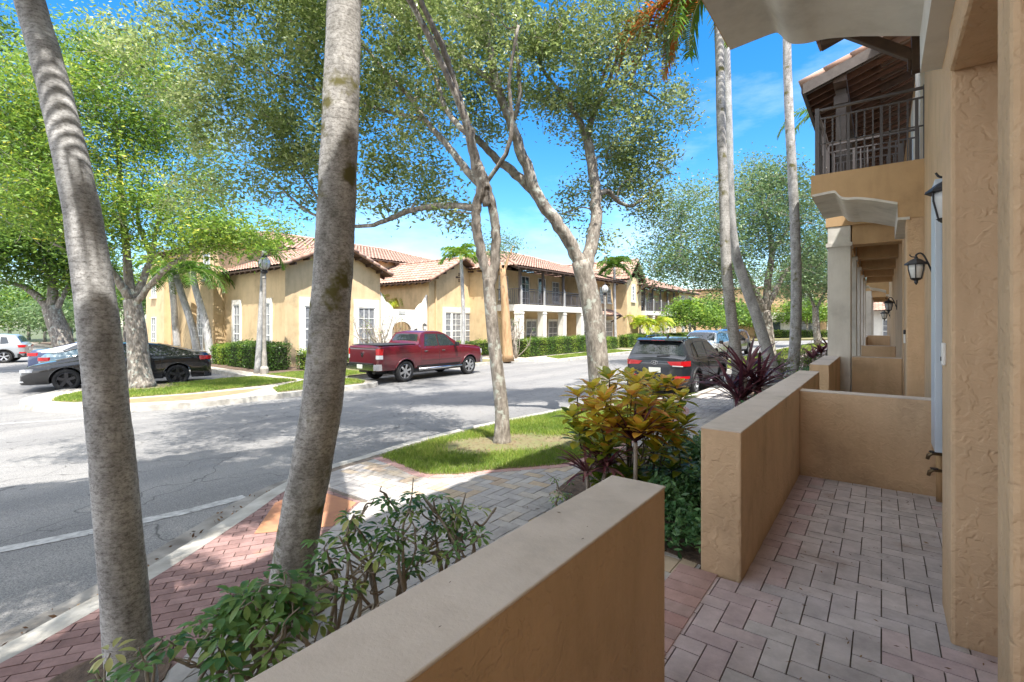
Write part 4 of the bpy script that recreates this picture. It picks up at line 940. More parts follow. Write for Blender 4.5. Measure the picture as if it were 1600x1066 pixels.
# ---------------------------------------------------------------- houses across the street
GZ = -.42
def hw_window(parent, kind, c, w, h, face, nx=2, ny=4, surround=0, sill=True, door=False, hood=0):
    """face: 'E' looks to +X (plane x=c[0]); 'S' looks to -Y (plane y=c[1]); c = bottom centre on the wall plane"""
    def P(a, o, z): return (c[0]+o, c[1]+a, c[2]+z) if face == 'E' else (c[0]+a, c[1]-o, c[2]+z)
    def bx(mb, a0, a1, o0, o1, z0, z1):
        p = P(a0, o0, z0); q = P(a1, o1, z1); mb.box(min(p[0], q[0]), max(p[0], q[0]), min(p[1], q[1]), max(p[1], q[1]), min(p[2], q[2]), max(p[2], q[2]))
    g = MB(); bx(g, -w/2, w/2, -.05, .015, 0, h); wn = g.build('door' if door else 'window', M['blind'] if not door else M['darkglass'], parent)
    f = MB(); t = .06
    bx(f, -w/2-t, -w/2, -.03, .05, 0, h); bx(f, w/2, w/2+t, -.03, .05, 0, h); bx(f, -w/2-t, w/2+t, -.03, .05, h, h+t); bx(f, -w/2-t, w/2+t, -.03, .05, -t, 0)
    for i in range(1, nx): a = -w/2+w*i/nx; bx(f, a-.018, a+.018, 0, .035, 0, h)
    for j in range(1, ny): z = h*j/ny; k = .035 if j == ny//2 else .018; bx(f, -w/2, w/2, 0, .033, z-k, z+k)
    f.build('frame', M['white'], wn)
    if surround:
        s = MB(); s_ = surround; bx(s, -w/2-t-s_, -w/2-t, -.02, .075, -.12, h+t+s_*1.6); bx(s, w/2+t, w/2+t+s_, -.02, .075, -.12, h+t+s_*1.6); bx(s, -w/2-t, w/2+t, -.02, .072, h+t, h+t+s_*1.6); s.build('surround', M['far_white'], wn)
    if sill: s = MB(); bx(s, -w/2-t-.08-surround, w/2+t+.08+surround, -.02, .14, -t-.13, -t-.01); s.build('sill', M['far_white'], wn)
    return wn
def gable_roof(parent, x0, x1, y0, y1, ze, zr, axis, ov=.5, rake=.45, hipx=0):
    """axis 'X': ridge runs along X (gable faces +X at x1); eaves at y0,y1.  axis 'Y': ridge along Y"""
    mb = MB(); dk = MB(); rf = []
    if axis == 'X':
        ym = (y0+y1)/2; half = (y1-y0)/2; sl_ = (zr-ze)/half; dz = ov*sl_
        for sgn in (-1, 1):
            e0 = ym+sgn*(half+ov); ps = Vector((0, -sgn*1, sl_)).normalized(); Ls = (half+ov)/abs(ps.y); p0 = (x0, e0, ze-dz+.10)
            tiles(mb, p0, (1, 0, 0), ps, (0, Ls, 0), (x1+rake-x0, 0, x1+rake-x0), .30, .42)
            raketiles(mb, (x1+rake, e0, ze-dz+.13), (x1+rake, ym, zr+.15), .10, .45)
            vs = [(x, y, z+h_) for x in (x0, x1+rake) for y, z in ((e0, ze-dz), (ym, zr)) for h_ in (0, .08)]
            dk.add(vs, [(0, 1, 3, 2), (4, 6, 7, 5), (0, 4, 5, 1), (2, 3, 7, 6), (1, 5, 7, 3), (0, 2, 6, 4)])
            for i in range(int((x1-x0)/.6)):
                x = x1-.2-i*.6; rf.append(((x, e0, ze-dz-.07), (x, ym+sgn*(half-.3), ze+.3*sl_-.07)))
            n = int((half+ov)/.7)
            for i in range(1, n): yy = e0-sgn*i*.7; zz = ze-dz+i*.7*sl_; rf.append(((x1-.1, yy, zz-.07), (x1+rake-.02, yy, zz-.07)))
        raketiles(mb, (x0, ym, zr+.14), (x1+rake, ym, zr+.14), .12, .45)
    else:
        xm = (x0+x1)/2; half = (x1-x0)/2; sl_ = (zr-ze)/half; dz = ov*sl_
        for sgn in (-1, 1):
            e0 = xm+sgn*(half+ov); ps = Vector((-sgn, 0, sl_)).normalized(); Ls = (half+ov)/abs(ps.x); ya, yb = y0-rake, y1+rake
            hp = (half+ov)*hipx
            tiles(mb, (e0, ya, ze-dz+.10), (0, 1, 0), ps, (0, Ls, hp), (yb-ya, 0, yb-ya-hp), .30, .42)
            vs = [(x, y, z+h_) for x, z, q in ((e0, ze-dz, 0), (xm, zr, hp)) for y in (ya+q, yb-q) for h_ in (0, .08)]
            dk.add(vs, [(0, 1, 3, 2), (4, 6, 7, 5), (0, 4, 5, 1), (2, 3, 7, 6), (1, 5, 7, 3), (0, 2, 6, 4)])
            for i in range(int((yb-ya)/.8)):
                y = ya+.3+i*.8; rf.append(((e0, y, ze-dz-.07), (e0-sgn*(ov+.1), y, ze+.1*sl_-.07)))
            if hipx: 
                raketiles(mb, (e0, ya, ze-dz+.13), (xm, ya+hp, zr+.15), .10, .45); raketiles(mb, (e0, yb, ze-dz+.13), (xm, yb-hp, zr+.15), .10, .45)
            else: raketiles(mb, (e0, ya, ze-dz+.13), (xm, ya, zr+.15), .10, .45); raketiles(mb, (e0, yb, ze-dz+.13), (xm, yb, zr+.15), .10, .45)
        if hipx:
            hp = (half+ov)*hipx
            for sgn, y in ((1, y0-rake), (-1, y1+rake)):
                ps = Vector((0, sgn*hp, zr-ze+dz)); Ls = ps.length; ps.normalize(); wd_ = 2*(half+ov)
                tiles(mb, (xm-half-ov, y, ze-dz+.10), (1, 0, 0), ps, (0, Ls, wd_/2), (wd_, 0, wd_/2), .30, .42)
                for i in range(int(wd_/.8)): x = xm-half-ov+.3+i*.8; rf.append(((x, y, ze-dz-.07), (x, y+sgn*(rake+.1), ze-dz-.02)))
        raketiles(mb, (xm, y0-rake+(hp if hipx else 0), zr+.14), (xm, y1+rake-(hp if hipx else 0), zr+.14), .12, .45)
    r = mb.build('roof', M['tile'], parent, attr=True, smooth=True); dk.build('roof_deck', M['wood'], r)
    for a, b in rf: q = MB(); q.bar(a, b, .09, .12); q.build('rafter', M['wood'], r)
    return r
def wallbox(parent, mat, *bx, name='wall'):
    for q in bx: m = MB(); m.box(*q); m.build(name, mat, parent)
def gwall(parent, mat, x0, x1, y0, y1, ze, zr):   # gable-ended wing, gable to +X
    ym = (y0+y1)/2; m = MB(); m.prism([(y0, GZ), (y1, GZ), (y1, ze), (ym, zr), (y0, ze)], 0, x0, x1); m.build('wall', mat, parent)
hA = empty('courtyard_house', (-23, 12, GZ), 0, 'large tan villa at left with two street-facing gables and a two-storey block behind', 'house')
P_ = hA
def rel(parent):  # children built in world coordinates: cancel the parent's offset
    l = parent.location.copy()
    for ch in parent.children: ch.location = ch.location-l
FX = -23.0
gwall(P_, M['far_tan'], -29.6, FX, 12.1, 17.7, 4.6, 5.75); gable_roof(P_, -29.6, FX, 12.1, 17.7, 4.6, 5.8, 'X', .45, .55)
gwall(P_, M['far_tan'], -29.6, FX+.1, 21.4, 26.9, 4.55, 5.95); gable_roof(P_, -30, FX+.1, 21.4, 26.9, 4.55, 6.0, 'X', .45, .6)
wallbox(P_, M['far_tan'], (-41, -29.6, 12.0, 33, GZ, 6.45), (-31.5, -29.62, 11.5, 11.98, GZ, 6.2), (-34.8, -32.2, 11.3, 11.98, GZ, 5.4), (-41, -37.5, 11.6, 11.98, GZ, 6.0))
gable_roof(P_, -41, -29.6, 12, 33, 6.45, 8.15, 'Y', .6, .5, hipx=.9)
# tall windows on the side facing the parking lot
for x, z, h, w in ((-28.1, .15, 2.55, .62), (-24.75, .1, 2.6, .62)): hw_window(P_, '', (x, 12.1, z), w, h, 'S', 2, 5, .16)
for x in (-31.3, -33.5): hw_window(P_, '', (x if x > -32 else x+1.5-.6, 11.5 if x > -32 else 12.0, .1), .55, 2.3, 'S', 2, 5, .10)
for x, y, z, h in ((-30.5, 11.5, 4.3, 1.4), (-32.0, 12.0, 4.2, 1.6), (-36.2, 12.0, 3.9, 1.7), (-39.4, 11.6, 3.6, 1.6), (-39.4, 11.6, .2, 1.9)): hw_window(P_, '', (x, y, z), .7, h, 'S', 2, 4, 0)
m = MB(); m.tube([(-29.45, 11.42, GZ), (-29.45, 11.42, 6.2)], .05, 8); m.build('downspout', M['far_tan'], P_)
m = MB(); m.tube([(FX+.17, 21.95, GZ), (FX+.17, 21.95, 4.5)], .055, 8); m.build('downspout', M['far_tan'], P_)
# gable 1 street windows, gable 2 wide window
hw_window(P_, '', (FX, 13.7, .35), 1.15, 2.2, 'E', 3, 4, .28); hw_window(P_, '', (FX, 16.75, .35), 1.0, 2.2, 'E', 3, 4, .28)
hw_window(P_, '', (FX+.1, 24.3, .05), 2.9, 2.35, 'E', 6, 6, .22)
for k in range(2): 
    m = MB(); m.box(FX+.12, FX+.17, 23.35+k*.97+.0, 23.47+k*.97, .05, 2.4); m.build('mullion', M['white'], P_)
m = MB()   # quatrefoil vent
for dy, dz_ in ((0, .15), (0, -.15), (.15, 0), (-.15, 0), (0, 0), (.26, 0), (-.26, 0), (0, .26), (0, -.26)): m.tube([(FX+.08, 24.15+dy, 4.85+dz_), (FX+.125, 24.15+dy, 4.85+dz_)], .062, 10)
m.build('gable_vent', M['wood'], P_)
m = MB(); m.box(-37, -36.8, 22.0, 22.2, 8.2, 9.1); m.build('roof_vent', M['pot'], P_)
rel(P_)
# courtyard walls
def courtwall(y0, y1, x, label, gate=None):
    e = empty('courtyard_wall', (x, y0, GZ), 0, label, 'courtyard wall', 'white courtyard walls')
    n = 48; L = y1-y0; pts = []
    def zt(t):
        q = min(t, 1-t)*L
        return 2.75 if False else (3.55-.55*min(1, q/.35) if q < .35 else (3.0-.38*(1-math.cos(min(1, (q-.35)/.55)*PI/2)) if q < .9 else 2.58))
    m = MB()
    for i in range(n):
        a, b = i/n, (i+1)/n; ya, yb = y0+a*L, y0+b*L; za, zb = zt(a), zt(b); lo = GZ
        if gate:
            gc, gw, gh = gate
            def ar(y): 
                d = abs(y-gc)
                return GZ if d >= gw else gh+math.sqrt(max(0, gw*gw-d*d))*.75
            la, lb = ar(ya), ar(yb)
        else: la = lb = lo
        m.add([(x-.15, ya, la), (x, ya, la), (x, yb, lb), (x-.15, yb, lb), (x-.15, ya, za), (x, ya, za), (x, yb, zb), (x-.15, yb, zb)], [(3, 2, 1, 0), (4, 5, 6, 7), (1, 2, 6, 5), (3, 0, 4, 7)] + ([(0, 1, 5, 4)] if i == 0 else []) + ([(2, 3, 7, 6)] if i == n-1 else []))
    m.build('wall', M['far_white'], e)
    if gate:
        gc, gw, gh = gate; m = MB()
        for i in range(13): y = gc-gw+.05+i*(2*gw-.1)/12; m.bar((x-.08, y, GZ+.05), (x-.08, y, gh+math.sqrt(max(0, gw*gw-(y-gc)**2))*.75), .022)
        for z in (GZ+.15, GZ+1.2, gh-.1): m.bar((x-.08, gc-gw+.02, z), (x-.08, gc+gw-.02, z), .04)
        m.bar((x-.09, gc-gw+.04, GZ+.8), (x-.09, gc+gw-.04, GZ+.8), .02, 1.3)
        m.build('gate', M['wood'], e)
        m = MB(); m.box(x+.002, x+.02, gc-.25, gc+.25, 2.28, 2.48); m.build('house_number_sign', M['signback'], e)
    rel(e); return e
courtwall(17.75, 21.35, FX+.0, 'white stepped courtyard wall with arched gate behind the pickup', (19.3, .72, 1.3))
courtwall(27.0, 30.2, FX+.0, 'white curved courtyard wall right of the wide gable window')
def farlantern(x, y, z, label):
    e = empty('wall_lantern', (x, y, z), 0, label, 'wall lantern', 'dark lanterns on the courtyard walls')
    m = MB(); m.box(0, .02, -.05, .05, -.1, .12); m.tube([(.01, 0, .1), (.1, 0, .22), (.16, 0, .16)], .015, 6); m.build('arm', M['iron'], e)
    m = MB(); m.lathe([(.02, .16), (.13, .08), (.13, .05)], 8, (.16, 0, 0)); m.lathe([(.09, -.2), (.03, -.26)], 8, (.16, 0, 0)); m.build('cap', M['iron'], e)
    m = MB(); m.lathe([(.10, .05), (.09, -.2)], 8, (.16, 0, 0)); m.build('glass', M['frost'], e)
farlantern(FX+.01, 21.0, 1.55, 'dark lantern on the white wall between the gate and the wide-windowed gable'); farlantern(FX+.01, 27.5, 1.5, 'dark lantern on the white wall right of the wide window')
def pot(x, y, label, s=1):
    e = empty('planter', (x, y, GZ+.0), 0, label, 'planter', 'terracotta planters by the courtyard')
    m = MB(); m.lathe([(.2*s, 0), (.3*s, .35*s), (.34*s, .37*s), (.34*s, .42*s), (.28*s, .42*s)], 14); m.build('pot', M['pot'], e, smooth=False)
    V, F, a = leaves([(0, 0, .65*s), (.1, .1, .6*s), (-.1, -.1, .6*s)], 90, (.17*s, .17*s, .15*s), .11, .3)
    npmesh('plant', V, F, M['hedgeleaf'], e, a)
for x, y, s in ((-21.6, 16.0, 1.3), (-21.4, 18.1, 1.4), (-22.2, 20.9, .9)): pot(x, y, {16.0: 'terracotta pot with flowers left of the pickup tailgate', 18.1: 'big terracotta planter beside the arched gate', 20.9: 'small terracotta pot below the gable wall'}[y], s)
pot(-21.5, 28.0, 'terracotta planter in front of the white wall right of the wide window', 1.3)
# house B: two-storey with colonnades
hB = empty('colonnade_house', (-19, 25, GZ), 0, 'long tan two-storey row with white colonnades and balconies across the street', 'house'); P_ = hB
FB = -21.0
def loggia(y0, y1, nc, xf, z2=3.0, roof=True, posts=True):
    wallbox(P_, M['far_white'], (FB, xf, y0, y1, z2-.42, z2), name='balcony_slab')
    for i in range(nc):
        y = y0+(y1-y0-.45)*i/(nc-1); m = MB(); m.box(xf-.5, xf-.03, y, y+.45, GZ, z2-.42); m.box(xf-.53, xf+.0, y-.03, y+.48, z2-.62, z2-.54); m.build('column', M['far_white'], P_)
    e = bpy.data.objects.new('balustrade', None); col.objects.link(e); e.parent = P_
    m = MB(); L = y1-y0
    m.bar((xf-.12, y0+.05, z2+1.05), (xf-.12, y1-.05, z2+1.05), .07, .05); m.bar((xf-.12, y0+.05, z2+.92), (xf-.12, y1-.05, z2+.92), .035); m.bar((xf-.12, y0+.05, z2+.10), (xf-.12, y1-.05, z2+.10), .05)
    k = int(L/.14)
    for i in range(k): y = y0+.1+i*.14; m.bar((xf-.12, y, z2+.1), (xf-.12, y, z2+.92), .022 if i % 6 else .05)
    for y in (y0+.06, y1-.06): m.bar((FB, y, z2+1.05), (xf-.12, y, z2+1.05), .05); [m.bar((FB+.1+i*.15, y, z2+.1), (FB+.1+i*.15, y, z2+1.0), .022) for i in range(int((xf-FB)/.15))]
    m.build('railing', M['railgrey'], e)
    for i in range(nc):
        y = y0+.12+(L-.45)*i/(nc-1); m = MB(); m.box(xf-.26, xf-.10, y, y+.16, z2, 5.35); m.build('wooden_post', M['woodgrey'], P_)
        m = MB(); m.box(xf-.17, xf-.02, y+.0, y+.15, z2, z2+1.12); m.lathe([(.07, 0), (.09, .05), (.06, .1), (.01, .2)], 8, (xf-.09, y+.08, z2+1.12)); m.build('newel', M['railwhite'], P_)
    m = MB(); m.box(xf-.3, xf-.08, y0-.1, y1+.1, 5.35, 5.53); m.build('eave_beam', M['woodgrey'], P_)
loggia(25.9, 34.6, 4, -19.0)
wallbox(P_, M['far_tan'], (-31, FB, 25.2, 64, GZ, 5.5), (-21, -19.6, 34.7, 36.9, GZ, 5.6), (-21, -20.2, 40.4, 42.4, GZ, 5.5), (-21, -18.9, 42.5, 45.2, GZ, 6.1))
wallbox(P_, M['far_orange'], (-21, -20.0, 36.9, 40.4, GZ, 3.2), (-21, -20.05, 36.9, 40.4, 3.2, 5.5))
loggia(47.2, 56.5, 5, -19.0)
wallbox(P_, M['far_tan'], (-21, -19.4, 45.2, 47.1, GZ, 5.5), (-21, -19.2, 58, 64, GZ, 5.7))
gable_roof(P_, -31, -19.1, 25.2, 41, 5.55, 7.5, 'Y', .65, .5, hipx=.9)
gable_roof(P_, -30, -18.9, 42.3, 45.4, 6.15, 7.6, 'X', .5, .5); gable_roof(P_, -31, -19.2, 45.6, 64, 5.6, 7.7, 'Y', .6, .4, hipx=.9)
for y in (26.6, 33.4): hw_window(P_, '', (FB, y, 3.5), .9, 1.5, 'E', 2, 4, 0)
for y in (29.2, 31.4): hw_window(P_, '', (FB, y, 3.05), .9, 2.1, 'E', 2, 4, 0, False, True)
for y in (27.3, 30.0, 33.0): hw_window(P_, '', (FB, y, GZ+.4), 1.2, 1.9, 'E', 2, 4, .08)
hw_window(P_, '', (-19.6, 35.9, GZ+.02), .95, 2.2, 'E', 1, 3, .1, False, True)
hw_window(P_, '', (-20.0, 38.6, .2), 1.7, 1.7, 'E', 4, 4, .12); hw_window(P_, '', (-20.05, 37.6, 3.6), .9, 1.3, 'E', 2, 4, 0); hw_window(P_, '', (-20.05, 39.6, 3.7), .6, 1.2, 'E', 2, 4, 0)
hw_window(P_, '', (-20.2, 41.4, 3.7), .6, 1.1, 'E', 2, 4, 0); hw_window(P_, '', (-18.9, 43.9, 3.9), .45, 1.3, 'E', 1, 4, .12); hw_window(P_, '', (-20.2, 41.4, .1), 1.2, 1.7, 'E', 3, 4, .1)
for y in (48.5, 51, 53.5): hw_window(P_, '', (FB, y, 3.05), .9, 2.1, 'E', 2, 4, 0, False, True); hw_window(P_, '', (FB, y, GZ+.3), 1.1, 1.9, 'E', 2, 4, 0)
for y in (59.5, 62): hw_window(P_, '', (-19.2, y, 3.6), .9, 1.4, 'E', 2, 4, 0); hw_window(P_, '', (-19.2, y, .2), 1.0, 1.8, 'E', 2, 4, 0)
# door hood and bracket canopy
for y0, y1, z in ((35.2, 36.6, 2.35), (37.4, 41.6, 2.45)):
    m = MB(); ps = Vector((-1, 0, .45)).normalized(); tiles(m, (-18.9, y0, z), (0, 1, 0), ps, (0, 1.3, 0), (y1-y0, 0, y1-y0), .28, .4); r = m.build('canopy', M['tile'], P_, attr=True, smooth=True)
    m = MB(); m.add([(x, y, zz+h_) for x, zz in ((-18.88, z-.02), (-20.05, z+.5)) for y in (y0, y1) for h_ in (-.1, -.02)], [(0, 1, 3, 2), (4, 6, 7, 5), (0, 4, 5, 1), (2, 3, 7, 6), (1, 5, 7, 3), (0, 2, 6, 4)])
    for y in (y0+.1, y1-.1): m.bar((-20.0, y, z-.6), (-19.0, y, z-.08), .1); 
    m.build('canopy_bracket', M['wood'], r)
for y in (44.9, 47.0):
    m = MB(); m.bar((-18.95, y, 4.6), (-17.9, y, 5.5), .12); m.bar((-18.95, y, 5.45), (-17.7, y, 5.55), .12); m.build('knee_brace', M['wood'], P_)
rel(P_)
# house at the far end of the street
hC = empty('end_house', (-12, 75, GZ), 0, 'tan two-storey house closing the view at the far end of the street', 'house'); P_ = hC
wallbox(P_, M['far_orange'], (-34, 14, 76, 86, GZ, 6.6)); wallbox(P_, M['far_white'], (-13.6, -9.9, 75.3, 76, GZ, 3.2)); wallbox(P_, M['far_tan'], (-3.5, -.2, 75.2, 76, GZ, 3.3))
gable_roof(P_, -34, 14, 76, 86, 6.6, 6.65, 'Y', .6, .4)
for x in (-28, -24, -18, -8.1, -4.9, 2, 7): hw_window(P_, '', (x, 76, .7), 1.4, 1.6, 'S', 2, 2, .1); hw_window(P_, '', (x, 76, 4.1), 1.3, 1.4, 'S', 2, 2, .1)
hw_window(P_, '', (-11.6, 75.3, GZ), 1.1, 2.3, 'S', 1, 2, .1, False, True); hw_window(P_, '', (-1.8, 75.2, GZ), 1.0, 2.2, 'S', 1, 2, .1, False, True)
rel(P_)
hD = empty('next_house', (2, 49, 0), 0, 'small white house with red tiled roof seen through the end of the colonnade', 'house'); P_ = hD
wallbox(P_, M['far_white'], (-1.2, 5, 56.5, 60, -.2, 2.9)); 
m = MB(); tiles(m, (-1.8, 55.7, 2.9), (1, 0, 0), Vector((0, 1, .5)).normalized(), (0, 2.6, 0), (7, 0, 7), .3, .4); r = m.build('roof', M['tile'], P_, attr=True, smooth=True)
m = MB(); m.box(-1.5, 5, 57.8, 60, 2.92, 4.0); m.build('upper_wall', M['far_tan'], P_)
hw_window(P_, '', (.6, 56.5, .5), 1.0, 1.5, 'S', 2, 3, 0)
rel(P_)
# street furniture
def lamp(x, y, label, h=4.75, s=1):
    z = T(x); e = empty('street_lamp', (x, y, z), 0, label, 'street lamp', 'globe street lamps')
    m = MB(); m.lathe([(.16, 0), (.17, .25), (.11, .35), (.10, .8), (.075, 1.0), (.07, h-1.0), (.09, h-.95), (.06, h-.9), (.06, h-.75)], 12); m.build('post', M['concretepost'], e, smooth=False)
    m = MB(); m.lathe([(.07, h-.78), (.13, h-.74), (.14, h-.68), (.09, h-.64), (.10, h-.62)], 12); m.build('collar', M['iron'], e)
    m = MB(); m.lathe([(.10, h-.62), (.20, h-.52), (.245, h-.38), (.23, h-.24), (.15, h-.12), (.10, h-.08)], 16); m.build('globe', M['globe'], e, smooth=True)
    m = MB()
    for k in range(8): t = k*PI/4; m.tube([(r*math.cos(t), r*math.sin(t), zz) for r, zz in ((.105, h-.62), (.205, h-.52), (.25, h-.38), (.235, h-.24), (.155, h-.12))], .009, 4)
    m.lathe([(.12, h-.11), (.13, h-.08), (.06, h-.02), (.03, h+.02), (.02, h+.10), (.004, h+.14)], 10); m.build('cage', M['iron'], e)
M['concretepost'] = simple('lamp_concrete', (.40, .37, .33), .85, (.20, .185, .165), ns=7, bs=40)
M['globe'] = simple('lamp_globe', (.55, .56, .56), .12, coat=1, ns=2)
lamp(-20.64, 9.96, 'globe street lamp on a mottled post beside the hedge at left', 5.0)
lamp(-15.6, 31.4, 'dark globe street lamp beside the diamond sign', 4.9)
e = empty('street_sign', (-15.7, 29.4, -.4), 0, 'diamond road sign seen from its plain grey back on a thin post', 'road sign')
m = MB(); m.bar((0, 0, 0), (0, 0, 2.9), .06); m.build('post', M['railgrey'], e)
m = MB(); vs = [(0, -.62), (.62, 0), (0, .62), (-.62, 0)]; m.add([(-.02+.8*a*.0+a*.85, .02+a*.5, 2.45+b) for a, b in vs]+[(.0+a*.85, .05+a*.5, 2.45+b) for a, b in vs], [(0, 1, 2, 3), (7, 6, 5, 4), (0, 4, 5, 1), (1, 5, 6, 2), (2, 6, 7, 3), (3, 7, 4, 0)]); m.build('sign_plate', M['signback'], e)
# ---------------------------------------------------------------- vegetation
def limb(mb, pts, r0, r1, n=10, wob=.05, sub=5, taper=1.0):
    P = smoothpath([W(*p) if not isinstance(p, Vector) else p for p in pts], sub); k = len(P)
    P = [p+Vector(RNG.normal(0, min(r0, .1)*.10, 3)) if 0 < i < k-1 else p for i, p in enumerate(P)]
    mb.tube(P, [r0+(r1-r0)*(i/(k-1))**taper for i in range(k)], n, wob=wob); return P
def crown_centers(blobs, dens=1):
    C = []
    for b in blobs:
        if isinstance(b[0], Vector): c, rx, rz, n = b; c = np.array(c)
        else: px, py, d, rx, rz, n = b[:6]; c = np.array(W(px, py, d))
        n = int(n*dens) if not isinstance(b[0], Vector) else n; q = RNG.normal(0, 1, (n, 3)); q /= np.linalg.norm(q, axis=1)[:, None]
        rad = RNG.uniform(.25, 1, (n, 1))**.6; C.append(c+q*rad*np.array([rx, rx, rz]))
    return np.concatenate(C)
def tree(name, label, cat, trunk_pts, r, limbs, blobs, bark, leafm, leaf=.075, per=110, sig=.26, v=(0, 1), group=None, flare=0, asp=.4, twigr=.010, litf=0, twigm=None, sub=5, dens=1):
    base = trunk_pts[0]; b = W(*base) if not isinstance(base, Vector) else base
    z = T(b.x)-.05; b = Vector((b.x, b.y, z)); e = empty(name, (b.x, b.y, z), 0, label, cat, group)
    tp = [b]+[W(*p) if not isinstance(p, Vector) else p for p in trunk_pts[1:]]
    mb = MB((b.x, b.y, b.z)); P = smoothpath(tp, 5); k = len(P)
    rr = [r[0]+(r[1]-r[0])*i/(k-1) for i in range(k)]
    if flare:
        for i in range(k): h = (P[i]-b).length; rr[i] *= 1+flare*math.exp(-h/.22)
    mb.tube(P, rr, 16, wob=.035); sk = [(p, rr[i]) for i, p in enumerate(P) if i > k*.6]
    for L in limbs:
        Q = limb(mb, L[0], L[1], L[2], 9, .05, sub); m = len(Q)
        sk += [(q, L[1]+(L[2]-L[1])*i/(m-1)) for i, q in enumerate(Q) if i > m*.3]
    C = crown_centers(blobs, dens); S = np.array([list(p) for p, _ in sk])
    tw = MB((b.x, b.y, b.z)); order = np.argsort([np.min(np.linalg.norm(S-c, axis=1)) for c in C]); SR = [s[1] for s in sk]
    for i in order:
        c = C[i]; dd = np.linalg.norm(S-c, axis=1)+np.maximum(0, (S[:, 2]-c[2]))*.7; j = int(np.argmin(dd)); p = Vector(S[j]); q = Vector(c); D = (q-p).length
        if D < .08: continue
        mid1 = p.lerp(q, .35)+Vector(RNG.normal(0, .07*D, 3))+Vector((0, 0, .10*D)); mid2 = p.lerp(q, .7)+Vector(RNG.normal(0, .07*D, 3))+Vector((0, 0, .08*D))
        r0 = min(SR[j]*.7, twigr*(1+1.1*D)); r1 = twigr*.45; Q = smoothpath([p, mid1, mid2, q], 3); kk = len(Q)
        tw.tube(Q, [r0+(r1-r0)*t/(kk-1) for t in range(kk)], 4, cap=False)
        pts = np.array([list(x) for x in Q[3:]]); S = np.vstack([S, pts]); SR += [r0*.7]*len(pts)
        for _ in range(3):   # fine twigs
            s_ = Q[-random.randint(1, 4)]; e_ = q+Vector(RNG.normal(0, sig*.9, 3)); tw.tube([s_, s_.lerp(e_, .5)+Vector(RNG.normal(0, .04, 3)), e_], [r1*1.1, r1*.8, r1*.4], 3, cap=False)
    mb.build('trunk', bark, e, smooth=True); tw.build('twigs', twigm or M['twig'], e, smooth=True)
    V, F, a = leaves(C, per, (sig, sig, sig*.75), leaf, asp, v, vc=RNG.normal(0, .13, len(C)))
    V = V-np.array(list(b)); npmesh('crown', V, F, leafm, e, a); return e
OAK = 'oaks along the near kerb'
# nearer oak
t1 = [(785, 690, 7.3), (784, 640, 7.3), (777, 580, 7.3), (770, 520, 7.3), (766, 470, 7.3), (763, 435, 7.3)]
l1 = [([(765, 452, 7.3), (755, 405, 7.28), (745, 362, 7.25), (744, 328, 7.2), (752, 292, 7.12), (750, 262, 7.08)], .072, .072),
      ([(766, 452, 7.3), (774, 405, 7.35), (774, 355, 7.33), (767, 315, 7.25), (757, 284, 7.15), (746, 255, 7.08)], .072, .068),
      ([(761, 322, 7.2), (758, 300, 7.17), (752, 278, 7.12), (744, 258, 7.08)], .066, .085),
      ([(757, 296, 7.15), (745, 262, 7.1), (735, 215, 7.0), (722, 170, 6.9), (708, 125, 6.8), (692, 72, 6.6), (668, 25, 6.4), (640, -50, 6.2)], .082, .028),
      ([(757, 296, 7.2), (724, 260, 7.4), (697, 224, 7.6), (664, 188, 7.8), (640, 150, 8.0), (600, 110, 8.2), (560, 60, 8.2)], .066, .02),
      ([(735, 215, 7.0), (700, 175, 7.3), (680, 120, 7.6), (655, 60, 7.8), (650, 0, 8)], .045, .02),
      ([(745, 325, 7.2), (700, 322, 7.6), (650, 326, 8.1), (600, 346, 8.5), (560, 354, 8.9), (510, 344, 9.3), (470, 322, 9.6), (430, 285, 9.8)], .055, .02),
      ([(510, 344, 9.3), (490, 300, 9.4), (450, 240, 9.5), (420, 170, 9.4)], .03, .012),
      ([(664, 188, 7.8), (590, 170, 8.4), (520, 150, 8.8), (440, 120, 9.0), (360, 100, 9.2)], .035, .012),
      ([W(757, 292, 7.15), Vector((-4.75, 4.9, 5.0)), Vector((-5.0, 3.8, 6.4)), Vector((-5.7, 2.6, 7.3)), Vector((-6.8, 2.2, 7.8)), Vector((-8, 3, 8.2))], .05, .015),
      ([(757, 290, 7.2), (790, 240, 7.0), (800, 190, 6.9), (796, 120, 6.8), (810, 40, 6.7)], .035, .02)]
b1 = [(310, 110, 9.2, 1.5, 1.2, 62), (420, 60, 8.8, 1.6, 1.2, 72), (385, 205, 9.5, 1.6, 1.0, 66), (480, 150, 9.0, 1.4, 1.3, 66), (560, 80, 8.4, 1.3, 1.3, 50), (590, 210, 8.6, 1.2, .9, 40), (470, 280, 9.5, 1.3, .6, 40),
      (650, 110, 7.9, 1.0, 1.1, 30), (620, 300, 8.3, .9, .4, 18), (700, 40, 7.3, .9, .8, 20), (680, 330, 7.9, .6, .3, 9), (560, -20, 8.0, 1.5, .8, 30), (330, 300, 10.2, 1.1, .5, 18), (800, 20, 6.9, .6, .5, 7), (450, -60, 7.5, 1.8, .8, 40), (700, -120, 6.4, 1.4, .7, 26), (300, -120, 7.0, 1.6, .7, 36), (Vector((-5.4, 2.4, 7.4)), 2.4, .6, 60), (Vector((-7.4, 3.2, 7.9)), 2.2, .6, 55), (Vector((-4.2, 4.6, 7.4)), 1.7, .6, 22), (Vector((-8.8, 5.0, 8.6)), 2.0, .6, 45), (Vector((-7.6, 1.0, 7.4)), 1.8, .6, 36)]
tree('oak_tree', 'slender oak with a twice-joined twin trunk on the grass beside the paved walk', 'tree', t1, (.105, .085), l1, b1, M['oakbark'], M['oakleaf'], .092, 118, .18, dens=.70, group=OAK, flare=.45, twigr=.009)
